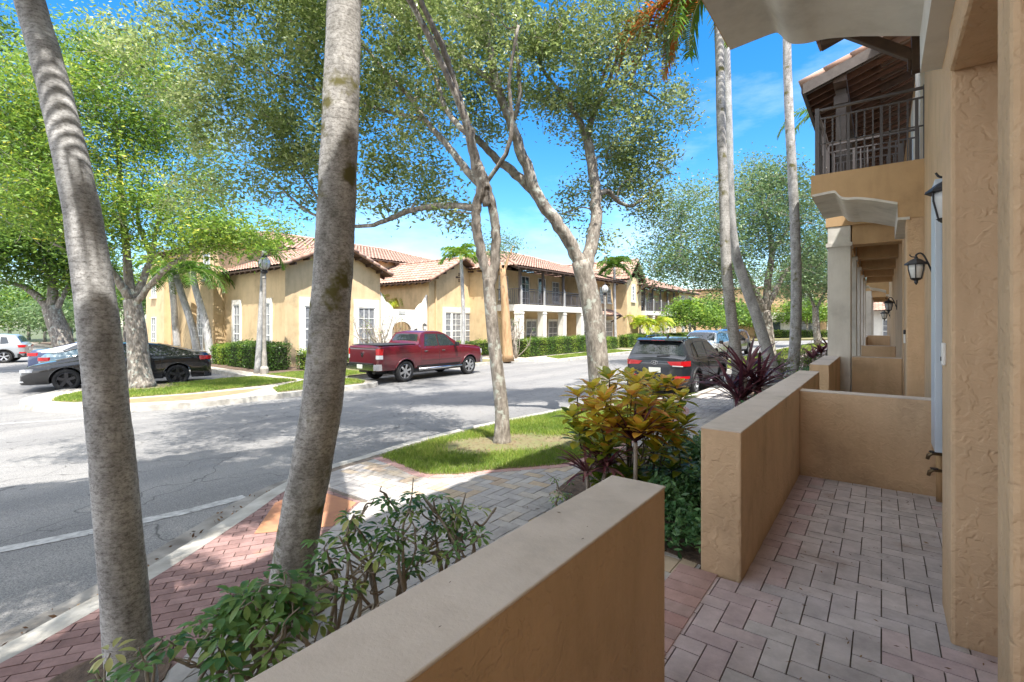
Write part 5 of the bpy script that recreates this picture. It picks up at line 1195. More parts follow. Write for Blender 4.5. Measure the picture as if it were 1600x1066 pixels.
# second oak
t2 = [(940, 642, 10.2), (937, 590, 10.2), (930, 520, 10.2), (920, 460, 10.2), (908, 408, 10.2)]
l2 = [([(912, 425, 10.2), (896, 388, 10.2), (868, 345, 10.1), (843, 312, 10), (822, 258, 9.9), (800, 197, 9.8), (782, 150, 9.7), (771, 110, 9.6), (766, 75, 9.5), (748, 27, 9.4), (710, -15, 9.2), (680, -60, 9)], .15, .04),
      ([(868, 345, 10.1), (838, 305, 10.2), (806, 272, 10.3), (776, 248, 10.4), (745, 218, 10.5), (722, 200, 10.5), (690, 168, 10.6), (650, 140, 10.8)], .12, .035),
      ([(782, 150, 9.7), (760, 122, 9.6), (729, 98, 9.5), (700, 72, 9.4), (660, 50, 9.3), (610, 22, 9.2)], .075, .03),
      ([(914, 425, 10.2), (924, 385, 10.4), (932, 340, 10.5), (930, 290, 10.6), (922, 240, 10.7), (916, 205, 10.8)], .15, .095),
      ([(918, 215, 10.8), (900, 180, 10.7), (880, 150, 10.6), (850, 110, 10.5), (830, 60, 10.4)], .07, .025),
      ([(918, 215, 10.8), (930, 170, 10.9), (950, 130, 11), (965, 80, 11), (960, 20, 11)], .075, .025),
      ([(931, 310, 10.5), (948, 299, 10.7), (963, 312, 10.9), (985, 322, 11.1), (1010, 305, 11.3), (1030, 280, 11.5)], .07, .02),
      ([(800, 197, 9.8), (812, 150, 9.6), (808, 90, 9.5), (805, 30, 9.4), (812, -40, 9.3)], .05, .025),
      ([W(748, 27, 9.4), Vector((-6.6, 7.4, 8.6)), Vector((-7.6, 7.4, 9.4)), Vector((-9, 8.4, 10.3))], .045, .015),
      ([(950, 130, 11), (985, 130, 11.2), (1020, 150, 11.5), (1050, 170, 11.8)], .04, .012)]
b2 = [(690, 30, 10, 1.3, 1.0, 34), (790, 40, 10, 1.5, 1.1, 46), (880, 110, 10.5, 1.4, 1.2, 56), (955, 180, 11, 1.3, 1.1, 58), (900, 20, 10, 1.5, .9, 50), (985, 100, 11, 1.1, 1.1, 46), (1005, 250, 11.8, 1.0, .8, 38), (960, 270, 11.4, .8, .8, 26), (1045, 170, 12, .6, .7, 14),
      (700, 180, 10.5, 1.4, .9, 34), (770, 150, 10.2, 1.2, .7, 24), (880, 320, 11, .4, .4, 7), (1010, 320, 11.5, .6, .3, 9), (860, -120, 9.5, 2, .7, 40), (820, 100, 10, 1.3, .8, 26), (640, 100, 10.5, 1.1, .8, 20), (1000, -60, 10, 1.3, .6, 26), (650, 260, 10.6, .9, .4, 12), (940, 370, 11, .4, .3, 5), (Vector((-6.8, 7, 9.3)), 2.2, .6, 55), (Vector((-9, 9, 10.8)), 2.2, .6, 50), (Vector((-8.6, 5.6, 9.4)), 2.0, .6, 45)]
tree('oak_tree', 'thick-trunked leaning oak behind the croton, forking into two limbs', 'tree', t2, (.225, .20), l2, b2, M['oakbark'], M['oakleaf'], .10, 120, .205, dens=.78, v=(.12, 1), group=OAK, flare=.3, twigr=.011)
# grey-green tree at right
t6 = [(1203, 559, 26), (1200, 520, 26), (1196, 485, 26)]
l6 = [([(1196, 490, 26), (1180, 455, 25.8), (1165, 425, 25.6), (1150, 395, 25.3), (1120, 370, 25)], .20, .06), ([(1197, 488, 26), (1200, 440, 26), (1206, 395, 26), (1200, 350, 26), (1190, 310, 26)], .22, .07),
      ([(1198, 480, 26), (1215, 450, 26.2), (1225, 430, 26.4), (1245, 405, 26.6), (1258, 375, 26.8)], .17, .05), ([(1165, 425, 25.6), (1130, 415, 25), (1090, 400, 24.5), (1060, 380, 24)], .10, .03), ([(1206, 395, 26), (1230, 360, 26), (1250, 320, 26)], .1, .03)]
b6 = [(1085, 380, 24.5, 2.4, 1.8, 52), (1150, 330, 26, 3.0, 2.0, 70), (1220, 315, 26, 2.6, 2.0, 56), (1180, 400, 26, 2.8, 1.5, 44), (1255, 380, 27, 2.0, 1.8, 40), (1055, 330, 25, 1.6, 1.2, 24), (1040, 410, 24, 1.4, .9, 22), (1130, 430, 25, 1.8, .8, 22), (1190, 280, 26, 1.5, .8, 20), (1270, 320, 28, 1.5, 1.5, 24)]
tree('street_tree', 'big grey-green tree with pale forked limbs beyond the leaning palm', 'tree', t6, (.30, .26), l6, b6, M['oakbark'], M['greyleaf'], .16, 130, .55, group='street trees', flare=.3, twigr=.02, sub=4)
t7 = [(1278, 548, 40), (1275, 505, 40), (1274, 480, 40)]
tree('street_tree', 'smaller grey-green tree farther off, just left of the first pale column', 'tree', t7, (.28, .22), [([(1274, 485, 40), (1262, 455, 40), (1250, 430, 40)], .14, .05), ([(1274, 485, 40), (1290, 455, 40), (1300, 430, 40)], .13, .05)],
     [(1262, 430, 40, 2.6, 2.2, 50), (1290, 410, 40, 2.8, 2.6, 50), (1230, 440, 42, 2.5, 1.6, 40)], M['oakbark'], M['greyleaf'], .22, 110, .65, v=(.1, 1), group='street trees', twigr=.02, sub=3)
# lime tree on the parking island
t3 = [(222, 605, 16.3), (216, 560, 16.3), (212, 510, 16.3), (207, 468, 16.3)]
l3 = [([(207, 472, 16.3), (190, 448, 16), (172, 420, 15.7), (150, 385, 15.4), (125, 330, 15)], .15, .05), ([(208, 470, 16.3), (200, 430, 16.3), (196, 380, 16.2), (190, 320, 16), (186, 250, 16), (180, 180, 15.8)], .16, .05),
      ([(210, 472, 16.3), (222, 440, 16.5), (236, 400, 16.6), (246, 355, 16.8), (265, 300, 17)], .14, .04), ([(210, 478, 16.3), (235, 445, 16), (262, 418, 15.8), (290, 400, 15.6), (330, 372, 15.4), (370, 360, 15)], .11, .03), ([(172, 420, 15.7), (130, 400, 15), (80, 380, 14.5)], .07, .03), ([(236, 400, 16.6), (215, 340, 16.9), (225, 270, 17)], .09, .03)]
b3 = [(120, 210, 15, 2.3, 1.8, 66), (50, 130, 15, 1.9, 1.3, 42), (200, 150, 16, 2.0, 1.6, 56), (270, 230, 16.5, 1.8, 1.7, 44), (150, 330, 15, 1.9, 1.2, 40), (250, 340, 16, 1.7, 1.0, 30), (60, 290, 14.5, 2.0, 1.6, 50), (320, 330, 15.5, 1.4, 1.0, 24), (375, 372, 15, .8, .35, 9), (340, 372, 15, 1.1, .4, 14), (425, 365, 15, .5, .2, 4), (230, 90, 16.5, 1.5, .7, 22), (170, 80, 16, 1.4, .6, 16), (280, 390, 15, .9, .4, 8), (0, 200, 14.5, 1.6, 1.6, 26)]
tree('lime_leaved_tree', 'bright lime-green tree on the parking island, forked trunk in front of the black sedan', 'tree', t3, (.34, .25), l3, b3, M['oakbark'], M['limeleaf'], .135, 170, .38, group='bright green trees', flare=.35, asp=.34, twigr=.014, sub=4)
t4 = [(108, 566, 24), (98, 535, 24), (88, 505, 24), (80, 480, 24)]
l4 = [([(82, 488, 24), (65, 468, 24), (40, 450, 24), (10, 440, 23.5)], .24, .08), ([(82, 490, 24), (82, 450, 24), (76, 410, 24), (60, 360, 24)], .26, .08), ([(84, 492, 24), (100, 460, 24), (115, 430, 24.5)], .16, .06)]
b4 = [(30, 400, 23, 2.6, 1.4, 46), (90, 390, 24, 2.4, 1.6, 46), (0, 330, 22, 2.6, 2.2, 46), (60, 320, 24, 2.6, 1.8, 40), (130, 430, 25, 1.6, 1.2, 24), (30, 230, 22, 2.4, 2, 36), (10, 70, 21, 2, 1.5, 26)]
tree('lime_leaved_tree', 'green tree with a thick dark leaning trunk at the far left, behind the parked cars', 'tree', t4, (.46, .36), l4, b4, M['oakbark'], M['limeleaf'], .2, 150, .52, v=(-.15, .85), group='bright green trees', flare=.2, twigr=.02, sub=4)
# background trees
def bgtree(px, py, d, h, w, leafm, label, v=(0, 1), n=70, leaf=.3, pybase=None, name='background_tree'):
    p = W(px, py, d); x, y = p.x, p.y; z = T(x)-.1; e = empty(name, (x, y, z), 0, label, 'tree', 'trees in the distance')
    mb = MB(); top = h*.55; tp = [Vector((0, 0, 0)), Vector((.1, 0, top*.5)), Vector((0, .1, top))]; mb.tube(smoothpath(tp, 4), [.05*h*.6, .05*h*.55, .05*h*.5, .05*h*.48, .05*h*.45, .05*h*.4, .05*h*.4, .05*h*.36, .05*h*.3], 8)
    for k in range(6):
        a = k*1.05+random.random(); q = Vector((math.cos(a)*w*.55, math.sin(a)*w*.55, h*random.uniform(.6, .9))); mb.tube(smoothpath([Vector((0, 0, top*random.uniform(.5, .95))), q*.5+Vector((0, 0, top*.3)), q], 4), [.016*h*(1-.09*i) for i in range(9)], 6)
    mb.build('trunk', M['oakbark'], e, smooth=True)
    q = RNG.normal(0, 1, (n, 3)); q /= np.linalg.norm(q, axis=1)[:, None]; q[:, 2] = np.where(q[:, 2] < -.5, q[:, 2]*.5, q[:, 2])
    C = q*RNG.uniform(.35, 1, (n, 1))**.6*np.array([w, w, h*.36])+np.array([0, 0, h*.64])
    V, F, a = leaves(C, 75, (w*.16, w*.16, w*.12), leaf, .45, v); npmesh('crown', V, F, leafm, e, a)
for args in [(-20, 512, 46, 5, 4.5, M['hedgeleaf'], 'low green tree outside the left edge past the silver SUV'), (45, 512, 66, 7, 6.5, M['hedgeleaf'], 'dark green low tree in the gap left of the thick leaning trunk', (-.2, .6)), (165, 512, 70, 8, 7, M['limeleaf'], 'light green low tree far behind the parking island', (-.2, .7)), (100, 512, 47, 4.5, 4.5, M['greyleaf'], 'grey-green low tree behind the thick dark leaning trunk'), (15, 500, 62, 7, 5.5, M['greyleaf'], 'grey-green rounded tree at the left edge beyond the car park'), (70, 500, 58, 6, 5, M['limeleaf'], 'yellow-green tree filling the gap beyond the silver SUV', (-.1, .8)), (140, 500, 60, 8, 5.5, M['hedgeleaf'], 'mid-green tree behind the leftmost dark trunk'),
             (195, 500, 52, 8, 5, M['hedgeleaf'], 'dark green tree left of the two-storey villa', (-.2, .7)), (-60, 500, 55, 8, 6, M['greyleaf'], 'pale tree just outside the left edge'), (240, 500, 56, 8.5, 4.5, M['greyleaf'], 'grey-green tree peeping round the left end of the villa'), (110, 500, 70, 11, 7, M['greyleaf'], 'tall pale tree far behind the car park'),
             (1085, 505, 50, 4.6, 3.0, M['limeleaf'], 'bright green small tree right of the colonnaded house', (-.1, .85)), (1118, 505, 55, 5.2, 3.0, M['limeleaf'], 'rounded bright green tree between the two right-hand palms trunks', (-.2, .8)), (1150, 500, 66, 5, 3.2, M['hedgeleaf'], 'green tree in front of the end house, behind the leaning palm'), (1175, 500, 70, 4.6, 3, M['limeleaf'], 'low bright tree against the end house wall', (-.1, .8)),
             (1222, 500, 68, 5.0, 3.0, M['hedgeleaf'], 'green tree beside the white porch of the end house'), (1260, 500, 64, 5.4, 2.8, M['limeleaf'], 'bright tree in front of the end house window', (-.1, .8)), (1290, 500, 66, 6, 3, M['hedgeleaf'], 'tree at the right end of the end house'), (1100, 500, 90, 13, 8, M['greyleaf'], 'tall hazy tree rising behind the colonnaded house'), (1200, 480, 100, 15, 10, M['greyleaf'], 'tall hazy tree rising behind the end house'), (1290, 480, 95, 14, 9, M['greyleaf'], 'tall hazy tree behind the end house at right')]:
    bgtree(*args[:6], label=args[6], v=args[7] if len(args) > 7 else (0, 1))
# ---- palms
def frond(A, p0, d0, L, droop, lw, ll, v, npair=30, mat=0):
    """arching rachis with paired leaflets; A collects verts/faces/values"""
    p = Vector(p0); d = Vector(d0).normalized(); P = [p.copy()]; D = [d.copy()]; n = 14
    for i in range(n):
        d = (d+Vector((0, 0, -droop/n*(1+i*.12)))).normalized(); p = p+d*L/n; P.append(p.copy()); D.append(d.copy())
    A['rach'].append(P)
    for k in range(npair):
        t = .10+.90*k/(npair-1); f = t*n; i = min(int(f), n-1); q = P[i].lerp(P[i+1], f-i); dd = D[i]; s = dd.cross(Vector((0, 0, 1)))
        if s.length < .05: s = Vector((1, 0, 0))
        s.normalize(); u = s.cross(dd).normalized(); ln = ll*math.sin(PI*min(1, .12+t*.86))**.6*random.uniform(.85, 1.1)
        for sg in (-1, 1):
            a = (s*sg+dd*.55+u*random.uniform(-.1, .45)).normalized(); q1 = q+a*ln*.5+Vector((0, 0, -.05*ln)); q2 = q+a*ln*.95+Vector((0, 0, -.38*ln)); w = lw*.5
            b = len(A['v']); wv = (dd*.9+u*.3).normalized()*w
            A['v'] += [q-wv*.6, q+wv*.6, q1+wv, q1-wv, q2+wv*.15, q2-wv*.15]; A['f'] += [(b, b+1, b+2, b+3), (b+3, b+2, b+4, b+5)]; vv = min(1, max(0, v+random.gauss(0, .1))); A['a'] += [vv, vv]
def crown_of(e, off, c, fr, mat, L, droop=1.1, lw=.035, ll=.45, v=.4, rach='palmstem', npair=30):
    A = dict(v=[], f=[], a=[], rach=[])
    for d, l_, dr in fr: frond(A, c, d, l_*L, dr, lw, ll, v+random.uniform(-.15, .15), npair)
    mb = MB(off); mb.v = [tuple(q) for q in A['v']]; mb.f = A['f']; mb.a = A['a']; mb.m = [0]*len(A['f']); o = mb.build('fronds', mat, e, attr=True)
    mb = MB(off)
    for P in A['rach']: mb.tube(P, [.022*(1-.85*i/(len(P)-1))*min(1, L/1.8) for i in range(len(P))], 5)
    mb.build('frond_stems', M['palmstem'], e, smooth=True)
M['palmstem'] = simple('palm_stem', (.22, .24, .07), .6, (.14, .16, .05), ns=5)
M['crownshaft'] = simple('green_crownshaft', (.16, .22, .07), .5, (.10, .15, .05), ns=4)
def rfr(n, el=(.1, 1.1), dr=(.9, 1.5)):
    out = []
    for i in range(n):
        a = 2*PI*i/n+random.uniform(-.2, .2); z = random.uniform(*el); out.append((Vector((math.cos(a), math.sin(a), z)), random.uniform(.85, 1.1), random.uniform(*dr)))
    return out
def palm(label, pts, r0, r1, bark, L=2.0, n=12, group='palms', fr=None, v=.4, lw=.035, ll=.45, name='palm_tree', shaft=True, top=None, droop=(.9, 1.5), dead=None, el=(.1, 1.1), rings=True, npair=30, rad=None):
    b = pts[0] if isinstance(pts[0], Vector) else W(*pts[0]); b.z = T(b.x)-.04; e = empty(name, tuple(b), 0, label, 'palm tree', group); pts = [(0, 0, 5)]+list(pts[1:]) if isinstance(pts[0], Vector) else pts
    tp = [b]+[p if isinstance(p, Vector) else W(*p) for p in pts[1:]]; P = smoothpath(tp, 24 if r0 > .1 and pts[0][2] < 20 else 6)
    if rings and r0 > .1 and pts[0][2] < 20: pass
    k = len(P); rr = []
    for i, p in enumerate(P):
        h = (p-b).length; r = (interp(rad, p.z) if rad else r0+(r1-r0)*(i/(k-1))**.8)*(1+(.12 if rad else .35)*math.exp(-h/.18))
        if rings: r *= 1+random.uniform(-.010, .012)
        rr.append(r)
    mb = MB(tuple(b)); mb.tube(P, rr, 24 if pts[0][2] < 6 else 14, wob=.012); mb.build('trunk', bark, e, smooth=True)
    c = P[-1]; d = (P[-1]-P[-3]).normalized()
    if shaft: mb = MB(tuple(b)); mb.tube([c-d*.05, c+d*.3*L/2, c+d*.8*L/2], [r1*1.15, r1*1.05, r1*.45], 10); mb.build('crownshaft', M['crownshaft'], e, smooth=True); c = c+d*.7*L/2
    crown_of(e, tuple(b), c, fr or rfr(n, el, droop), M['palmleaf'], L, lw=lw, ll=ll, v=v, npair=npair)
    if dead: crown_of(e, tuple(b), c, dead, M['deadfrond'], L, lw=lw*1.3, ll=ll*.8, v=.5, npair=npair)
    return e
PG = 'slender palms beside the porches'
palm('ringed grey palm trunk leaning left at the picture left, nearest the street', [(212, 1065, 2.15), (192, 900, 2.2), (172, 680, 2.25), (153, 500, 2.3), (128, 330, 2.35), (100, 200, 2.45), (72, 90, 2.5), (46, 0, 2.55), Vector((-3.72, .28, 4.6)), Vector((-3.78, .05, 5.5)), Vector((-3.75, -.15, 6.2))], .118, .078, M['palmtrunk'], 2.4, 34, PG, npair=36, rad=[(0, .089), (.9, .088), (1.8, .081), (2.3, .073), (3.4, .065), (7, .065)], lw=.075, ll=.55, v=.4, droop=(.6, 1.2), el=(.1, 1.4))
palm('mottled mossy palm trunk growing out of the sparse bushes behind the half wall', [(446, 985, 2.75), (462, 860, 2.75), (488, 720, 2.8), (507, 600, 2.8), (520, 430, 2.85), (527, 300, 2.9), (534, 130, 2.9), (538, 0, 2.95), (540, -160, 3.0), (536, -350, 3.1), (530, -560, 3.2)], .128, .085, M['palmmoss'], 2.3, 24, PG, rad=[(0, .114), (1.4, .112), (2.4, .110), (3.7, .098), (7, .085)], lw=.055, ll=.55, v=.4, droop=(.6, 1.2), el=(.1, 1.4))
palm('slim palm rising through the big purple cordyline', [(1157, 650, 9.9), (1151, 560, 9.9), (1141, 480, 9.9), (1134, 400, 9.95), (1131, 300, 10), (1127, 200, 10), (1125, 100, 10), (1121, 20, 10), (1112, -22, 10)], .118, .08, M['palmmoss'], 1.9, 9, PG, v=.55, ll=.55, lw=.055, shaft=False,
     fr=[(Vector((-.9, -.3, .25)), .95, 2.6), (Vector((-.6, -.9, .3)), .95, 2.4), (Vector((-.7, .4, .6)), 1, 1.8), (Vector((.6, .3, .8)), 1, 1.5), (Vector((.8, -.5, .5)), 1, 1.5), (Vector((0, .9, .8)), 1, 1.6), (Vector((-.2, -.6, 1)), 1, 1.4), (Vector((-.5, .1, -.1)), .75, 2.8)],
     dead=[(Vector((-1, -.45, .12)), 1.6, 1.15), (Vector((-1, -.7, .0)), 1.5, 1.2), (Vector((-1, -.25, -.02)), 1.35, 1.3), (Vector((-.9, .1, -.15)), 1.05, 1.6)])
palm('slim palm leaning left behind the purple cordyline, its top crossing the straight one', [(1222, 618, 12.6), (1204, 565, 12.5), (1184, 500, 12.4), (1163, 440, 12.3), (1148, 390, 12.2), (1141, 320, 12.1), (1138, 200, 12), (1135, 90, 12), (1133, -20, 12)], .155, .085, M['palmtrunk'], 1.9, 9, PG, v=.35)
palm('straight slim palm just left of the balcony, rising behind the porch wall', [(1238, 592, 15.4), (1243, 520, 15.3), (1244, 430, 15.2), (1241, 330, 15.1), (1234, 200, 15), (1230, 90, 15), (1229, -20, 15)], .175, .11, M['palmmoss'], 2.2, 10, PG, v=.35)
palm('palm half hidden by the balcony, two fronds drooping into the sky', [(1325, 560, 24), (1322, 400, 24), (1315, 290, 24), (1306, 205, 24)], .17, .12, M['palmtrunk'], 3.0, 11, PG, v=.25, ll=.75, lw=.07, npair=36,
     fr=[(Vector((-.9, -.2, .55)), 1, 1.3), (Vector((-.9, -.6, .25)), 1, 1.5), (Vector((-.3, -1, .4)), 1, 1.3), (Vector((.7, 0, .8)), 1, 1.2), (Vector((-.2, .7, 1)), 1, 1.1), (Vector((.3, -.6, .9)), 1, 1.2)])
palm('unseen palm added beyond the bottom left picture edge to shade the kerb', [Vector((-2.5, -1.7, 0)), Vector((-2.55, -1.6, 2)), Vector((-2.6, -1.5, 4)), Vector((-2.7, -1.4, 5.4))], .13, .09, M['palmtrunk'], 2.2, 15, PG, v=.4, lw=.06, ll=.55, droop=(.6, 1.3), el=(.1, 1.4))  # extra palm out of view, added for its shadow on kerb and road
FG = 'palms in front of the houses across the street'
palm('thin palm in front of the wide gable window behind the pickup', [(722, 562, 27), (724, 500, 27), (722, 440, 27), (720, 400, 27)], .11, .09, M['palmtrunk'], 1.45, 15, FG, v=.6, shaft=False, lw=.07, ll=.5, npair=22, el=(.25, 2.4), droop=(.8, 1.5))
palm('short-crowned palm behind the globe lamp beside the villa corner', [(402, 590, 20.8), (407, 500, 20.8), (411, 430, 20.8), (413, 392, 20.8)], .12, .09, M['palmtrunk'], 1.3, 15, FG, v=.55, shaft=False, lw=.06, ll=.45, npair=22, el=(.25, 2.4), droop=(.9, 1.7))
palm('leaning palm at the left end of the villa', [(279, 564, 29.3), (274, 510, 29.3), (270, 460, 29.3), (266, 425, 29.3)], .2, .15, M['palmtrunk'], 2.3, 12, FG, v=.3, shaft=False, lw=.09, ll=.7, npair=22)
palm('palm leaning left, second from the left end of the villa', [(312, 568, 26.2), (300, 510, 26.2), (284, 460, 26.2), (272, 420, 26.2)], .2, .15, M['palmtrunk'], 2.3, 10, FG, v=.3, shaft=False, lw=.09, ll=.7, npair=22)
palm('mottled palm before the lit patch of the two-storey villa wall', [(330, 568, 25.6), (322, 510, 25.6), (308, 460, 25.6), (300, 425, 25.6)], .2, .15, M['palmtrunk'], 2.2, 12, FG, v=.3, shaft=False, lw=.09, ll=.7, npair=22)
palm('bushy palm standing above the roofline of the colonnaded house', [(962, 548, 43), (961, 500, 43), (960, 450, 43), (960, 418, 43)], .13, .11, M['palmtrunk'], 2.0, 18, FG, v=.3, shaft=False, lw=.12, ll=.7, npair=20, el=(.15, 2.2), droop=(.9, 1.6))
palm('yellow-green fern palm overhanging the white courtyard wall', [(622, 560, 33.5), (622, 500, 33.5), (624, 468, 33.5)], .08, .07, M['palmtrunk'], 1.5, 16, FG, v=.9, shaft=False, lw=.07, ll=.5, npair=20, droop=(1.2, 2.0))
palm('dark little palm beside the first gable above the courtyard wall', [(586, 560, 31), (586, 500, 31), (584, 462, 31)], .08, .07, M['palmtrunk'], .9, 12, FG, v=.3, shaft=False, lw=.06, ll=.35, npair=16, droop=(1.2, 2.0))
for px, lab in ((1000, 'yellow areca palm left of the farther colonnade'), (1024, 'yellow areca palm in front of the farther colonnade')):
    palm(lab, [(px, 545, 46), (px, 530, 46), (px, 510, 46)], .1, .09, M['palmtrunk'], 2.2, 16, FG, v=.95, shaft=False, lw=.12, ll=.6, npair=18, droop=(1.0, 1.8), el=(.6, 2.2))
palm('green feathery palm right of the farther colonnade', [(1078, 545, 50), (1078, 510, 50), (1076, 480, 50)], .1, .09, M['palmtrunk'], 2.2, 14, FG, v=.7, shaft=False, lw=.12, ll=.6, npair=18, droop=(1.0, 1.8), el=(.4, 1.8))
tt = [(794, 562, 28), (791, 510, 28), (788, 460, 28), (785, 420, 28)]
tree('tan_trunk_tree', 'tree with a smooth tan trunk beside the long hedge across the street', 'tree', tt, (.31, .17), [([(786, 430, 28), (778, 405, 28), (768, 388, 28)], .10, .03), ([(786, 430, 28), (795, 402, 28), (802, 385, 28)], .10, .03)], [(778, 385, 28, 1.5, .8, 34)], M['tantrunk'], M['greyleaf'], .15, 50, .35, flare=.15)
# ---- hedges
def hedge(x0, x1, y0, y1, h, label, v=(.1, 1), leafm='hedgeleaf', dens=900, leaf=.085):
    z = T((x0+x1)/2); e = empty('hedge', ((x0+x1)/2, (y0+y1)/2, z), 0, label, 'hedge', 'clipped hedges across the street'); w, l = (x1-x0)/2, (y1-y0)/2
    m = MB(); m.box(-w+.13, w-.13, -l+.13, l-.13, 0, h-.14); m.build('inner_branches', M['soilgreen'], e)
    n = int(dens*(4*l*h+4*w*h+4*w*l)); P = np.stack([RNG.uniform(-w, w, n), RNG.uniform(-l, l, n), RNG.uniform(.05, h, n)], 1)
    f = RNG.integers(0, 5, n); wt = np.array([l*h, l*h, w*h, w*h, 2*w*l]); f = RNG.choice(5, n, p=wt/wt.sum()); j = RNG.normal(0, .05, n)
    P[:, 0] = np.where(f == 0, -w+.06+j, np.where(f == 1, w-.06+j, P[:, 0])); P[:, 1] = np.where(f == 2, -l+.06+j, np.where(f == 3, l-.06+j, P[:, 1])); P[:, 2] = np.where(f == 4, h-.05+j*1.3, P[:, 2])
    P[:, 2] += .06*np.sin(P[:, 1]*2.3)*(P[:, 2] > h*.6); V, F, a = leaves(P, 1, (.02, .02, .02), leaf, .5, v, vc=.22*np.sin(P[:, 0]*5+P[:, 1]*3.1)+RNG.normal(0, .1, n)); npmesh('foliage', V, F, M[leafm], e, a)
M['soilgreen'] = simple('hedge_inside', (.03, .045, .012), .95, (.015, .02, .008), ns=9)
hedge(-18.5, -17.6, 24.6, 33.0, 1.15, 'long clipped light-green hedge before the white colonnade across the street', dens=420)
hedge(-18.4, -17.6, 34.2, 38.2, .95, 'shorter hedge right of the thick oak trunk, before the brown door', dens=420)
hedge(-18.4, -17.4, 39.4, 47.5, 1.1, 'long hedge just above the charcoal SUV roof', dens=300, leaf=.1)
hedge(-18.4, -17.4, 48.5, 60, 1.0, 'distant hedge right of the farther colonnade', dens=220, leaf=.12)
hedge(-28.5, -26.6, 10.7, 11.6, 1.0, 'yellow-green hedge bush at the villa side, far left of the row', (.4, 1), dens=420)
hedge(-26.0, -21.5, 10.6, 11.6, 1.2, 'dark clipped hedge under the tall white villa windows', (-.1, .7), dens=420)
hedge(-21.5, -20.3, 11.8, 15.5, .85, 'low bright hedge right of the globe lamp', (.2, 1), dens=420)
hedge(-22.0, -21.0, 22.4, 26.5, .95, 'hedge below the wide gable window behind the pickup', (.1, 1), dens=350)
hedge(-21.4, -20.4, 27.3, 30.0, 1.1, 'yellow-green hedge in front of the curved white wall', (.4, 1), dens=350)
hedge(-14, -4, 74.0, 74.8, 1.0, 'hedge along the base of the end house', dens=150, leaf=.15)
# bare branchy shrub by the pickup
def stems(mb, base, tip, r=.012, n=3, k=4, wob=.06):
    P = smoothpath([Vector(base), Vector(base).lerp(Vector(tip), .4)+Vector(RNG.normal(0, wob, 3)), Vector(base).lerp(Vector(tip), .75)+Vector(RNG.normal(0, wob, 3)), Vector(tip)], 4)
    mb.tube(P, [r*(1-.55*i/(len(P)-1)) for i in range(len(P))], 6); return P
def shrub(px, py, d, label, h=1.8, w=.8, n=16, leafn=6):
    b = W(px, py, d); z = T(b.x); e = empty('shrub', (b.x, b.y, z), 0, label, 'shrub', 'bare shrubs'); m = MB(); C = []
    for i in range(n):
        t = (random.uniform(-w, w), random.uniform(-w, w), h*random.uniform(.6, 1)); P = stems(m, (0, 0, 0), t, .03, wob=.12); C.append(t)
        for _ in range(4): q = P[random.randint(4, len(P)-1)]; stems(m, q, q+Vector(RNG.normal(0, .3, 3))+Vector((0, 0, .2)), .014, wob=.04)
    m.build('branches', M['twig'], e, smooth=True); V, F, a = leaves(C, leafn, (.15, .15, .15), .09); npmesh('leaves', V, F, M['hedgeleaf'], e, a)
shrub(597, 545, 26, 'bare branching shrub in front of the arched gate', 2.6, 1.2, 20, 10)
shrub(806, 548, 29.5, 'bare twiggy shrub beside the tan trunk', 2.6, 1.0, 16, 8)
shrub(1215, 600, 13.5, 'sparse green shrub at the foot of the leaning palm', .7, .4, 14, 40)
shrub(1262, 585, 18, 'leafy low shrub at the foot of the straight slim palm', .6, .5, 14, 60)
# ---- strap-leaved plants
def straps(A, c, n, L, w, el=(.15, 1.6), droop=1.0, v=(.1, .9)):
    for i in range(n):
        a = random.uniform(0, 2*PI); d = Vector((math.cos(a), math.sin(a), random.uniform(*el))).normalized(); l = L*random.uniform(.7, 1.1); p = Vector(c); k = 6; s = d.cross(Vector((0, 0, 1))).normalized(); b = len(A['v']); vv = random.uniform(*v); dr = droop*random.uniform(.6, 1.3)
        for j in range(k+1):
            t = j/k; ww = w*(.35+.65*math.sin(PI*min(1, t*.8+.12)))*(1 if j < k else .05)*(1-t*.25); up = s.cross(d).normalized()
            A['v'] += [p-s*ww/2+up*ww*.18, p, p+s*ww/2+up*ww*.18]
            if j: q = b+3*(j-1); A['f'] += [(q, q+1, q+4, q+3), (q+1, q+2, q+5, q+4)]; A['a'] += [vv, min(1, vv+.12)]
            d = (d+Vector((0, 0, -dr/k*(.3+t)))).normalized(); p = p+d*l/k
def cordyline(loc, heads, label, L, w, mat='cord', n=26, cat='cordyline', group='purple cordylines', v=(.1, .9), el=(.15, 1.6), droop=1.0):
    e = empty('cordyline', loc, 0, label, cat, group); A = dict(v=[], f=[], a=[]); m = MB()
    for h in heads: m.tube(smoothpath([Vector((h[0]*.3, h[1]*.3, 0)), Vector((h[0]*.7, h[1]*.7, h[2]*.6)), Vector(h)], 4), .018 if L < .6 else .035, 7); straps(A, h, n, L, w, el, droop, v)
    m.build('stem', M['twig'], e, smooth=True); q = MB(); q.v = [tuple(p) for p in A['v']]; q.f = A['f']; q.a = A['a']; q.m = [0]*len(q.f); q.build('leaves', M[mat], e, attr=True, smooth=True)
b = W(1165, 600, 9.5); cordyline((b.x, b.y, 0), [(0, 0, .70), (-.25, -.1, .45), (.2, .15, .5), (-.05, -.25, .25)], 'large purple cordyline with long strap leaves round the slim palm', 1.05, .075, n=30, v=(0, .8))
b = W(1283, 560, 17); cordyline((b.x, b.y, 0), [(0, 0, .7), (-.25, 0, .5), (.2, .1, .9)], 'distant dark red cordyline just left of the first pale column', .6, .08, n=26)
b = W(922, 772, 4.35); cordyline((b.x, b.y, 0), [(-.03, 0, .40), (.12, .08, .46)], 'small wine-red cordyline at the left foot of the croton', .36, .032, n=30, v=(.2, 1))
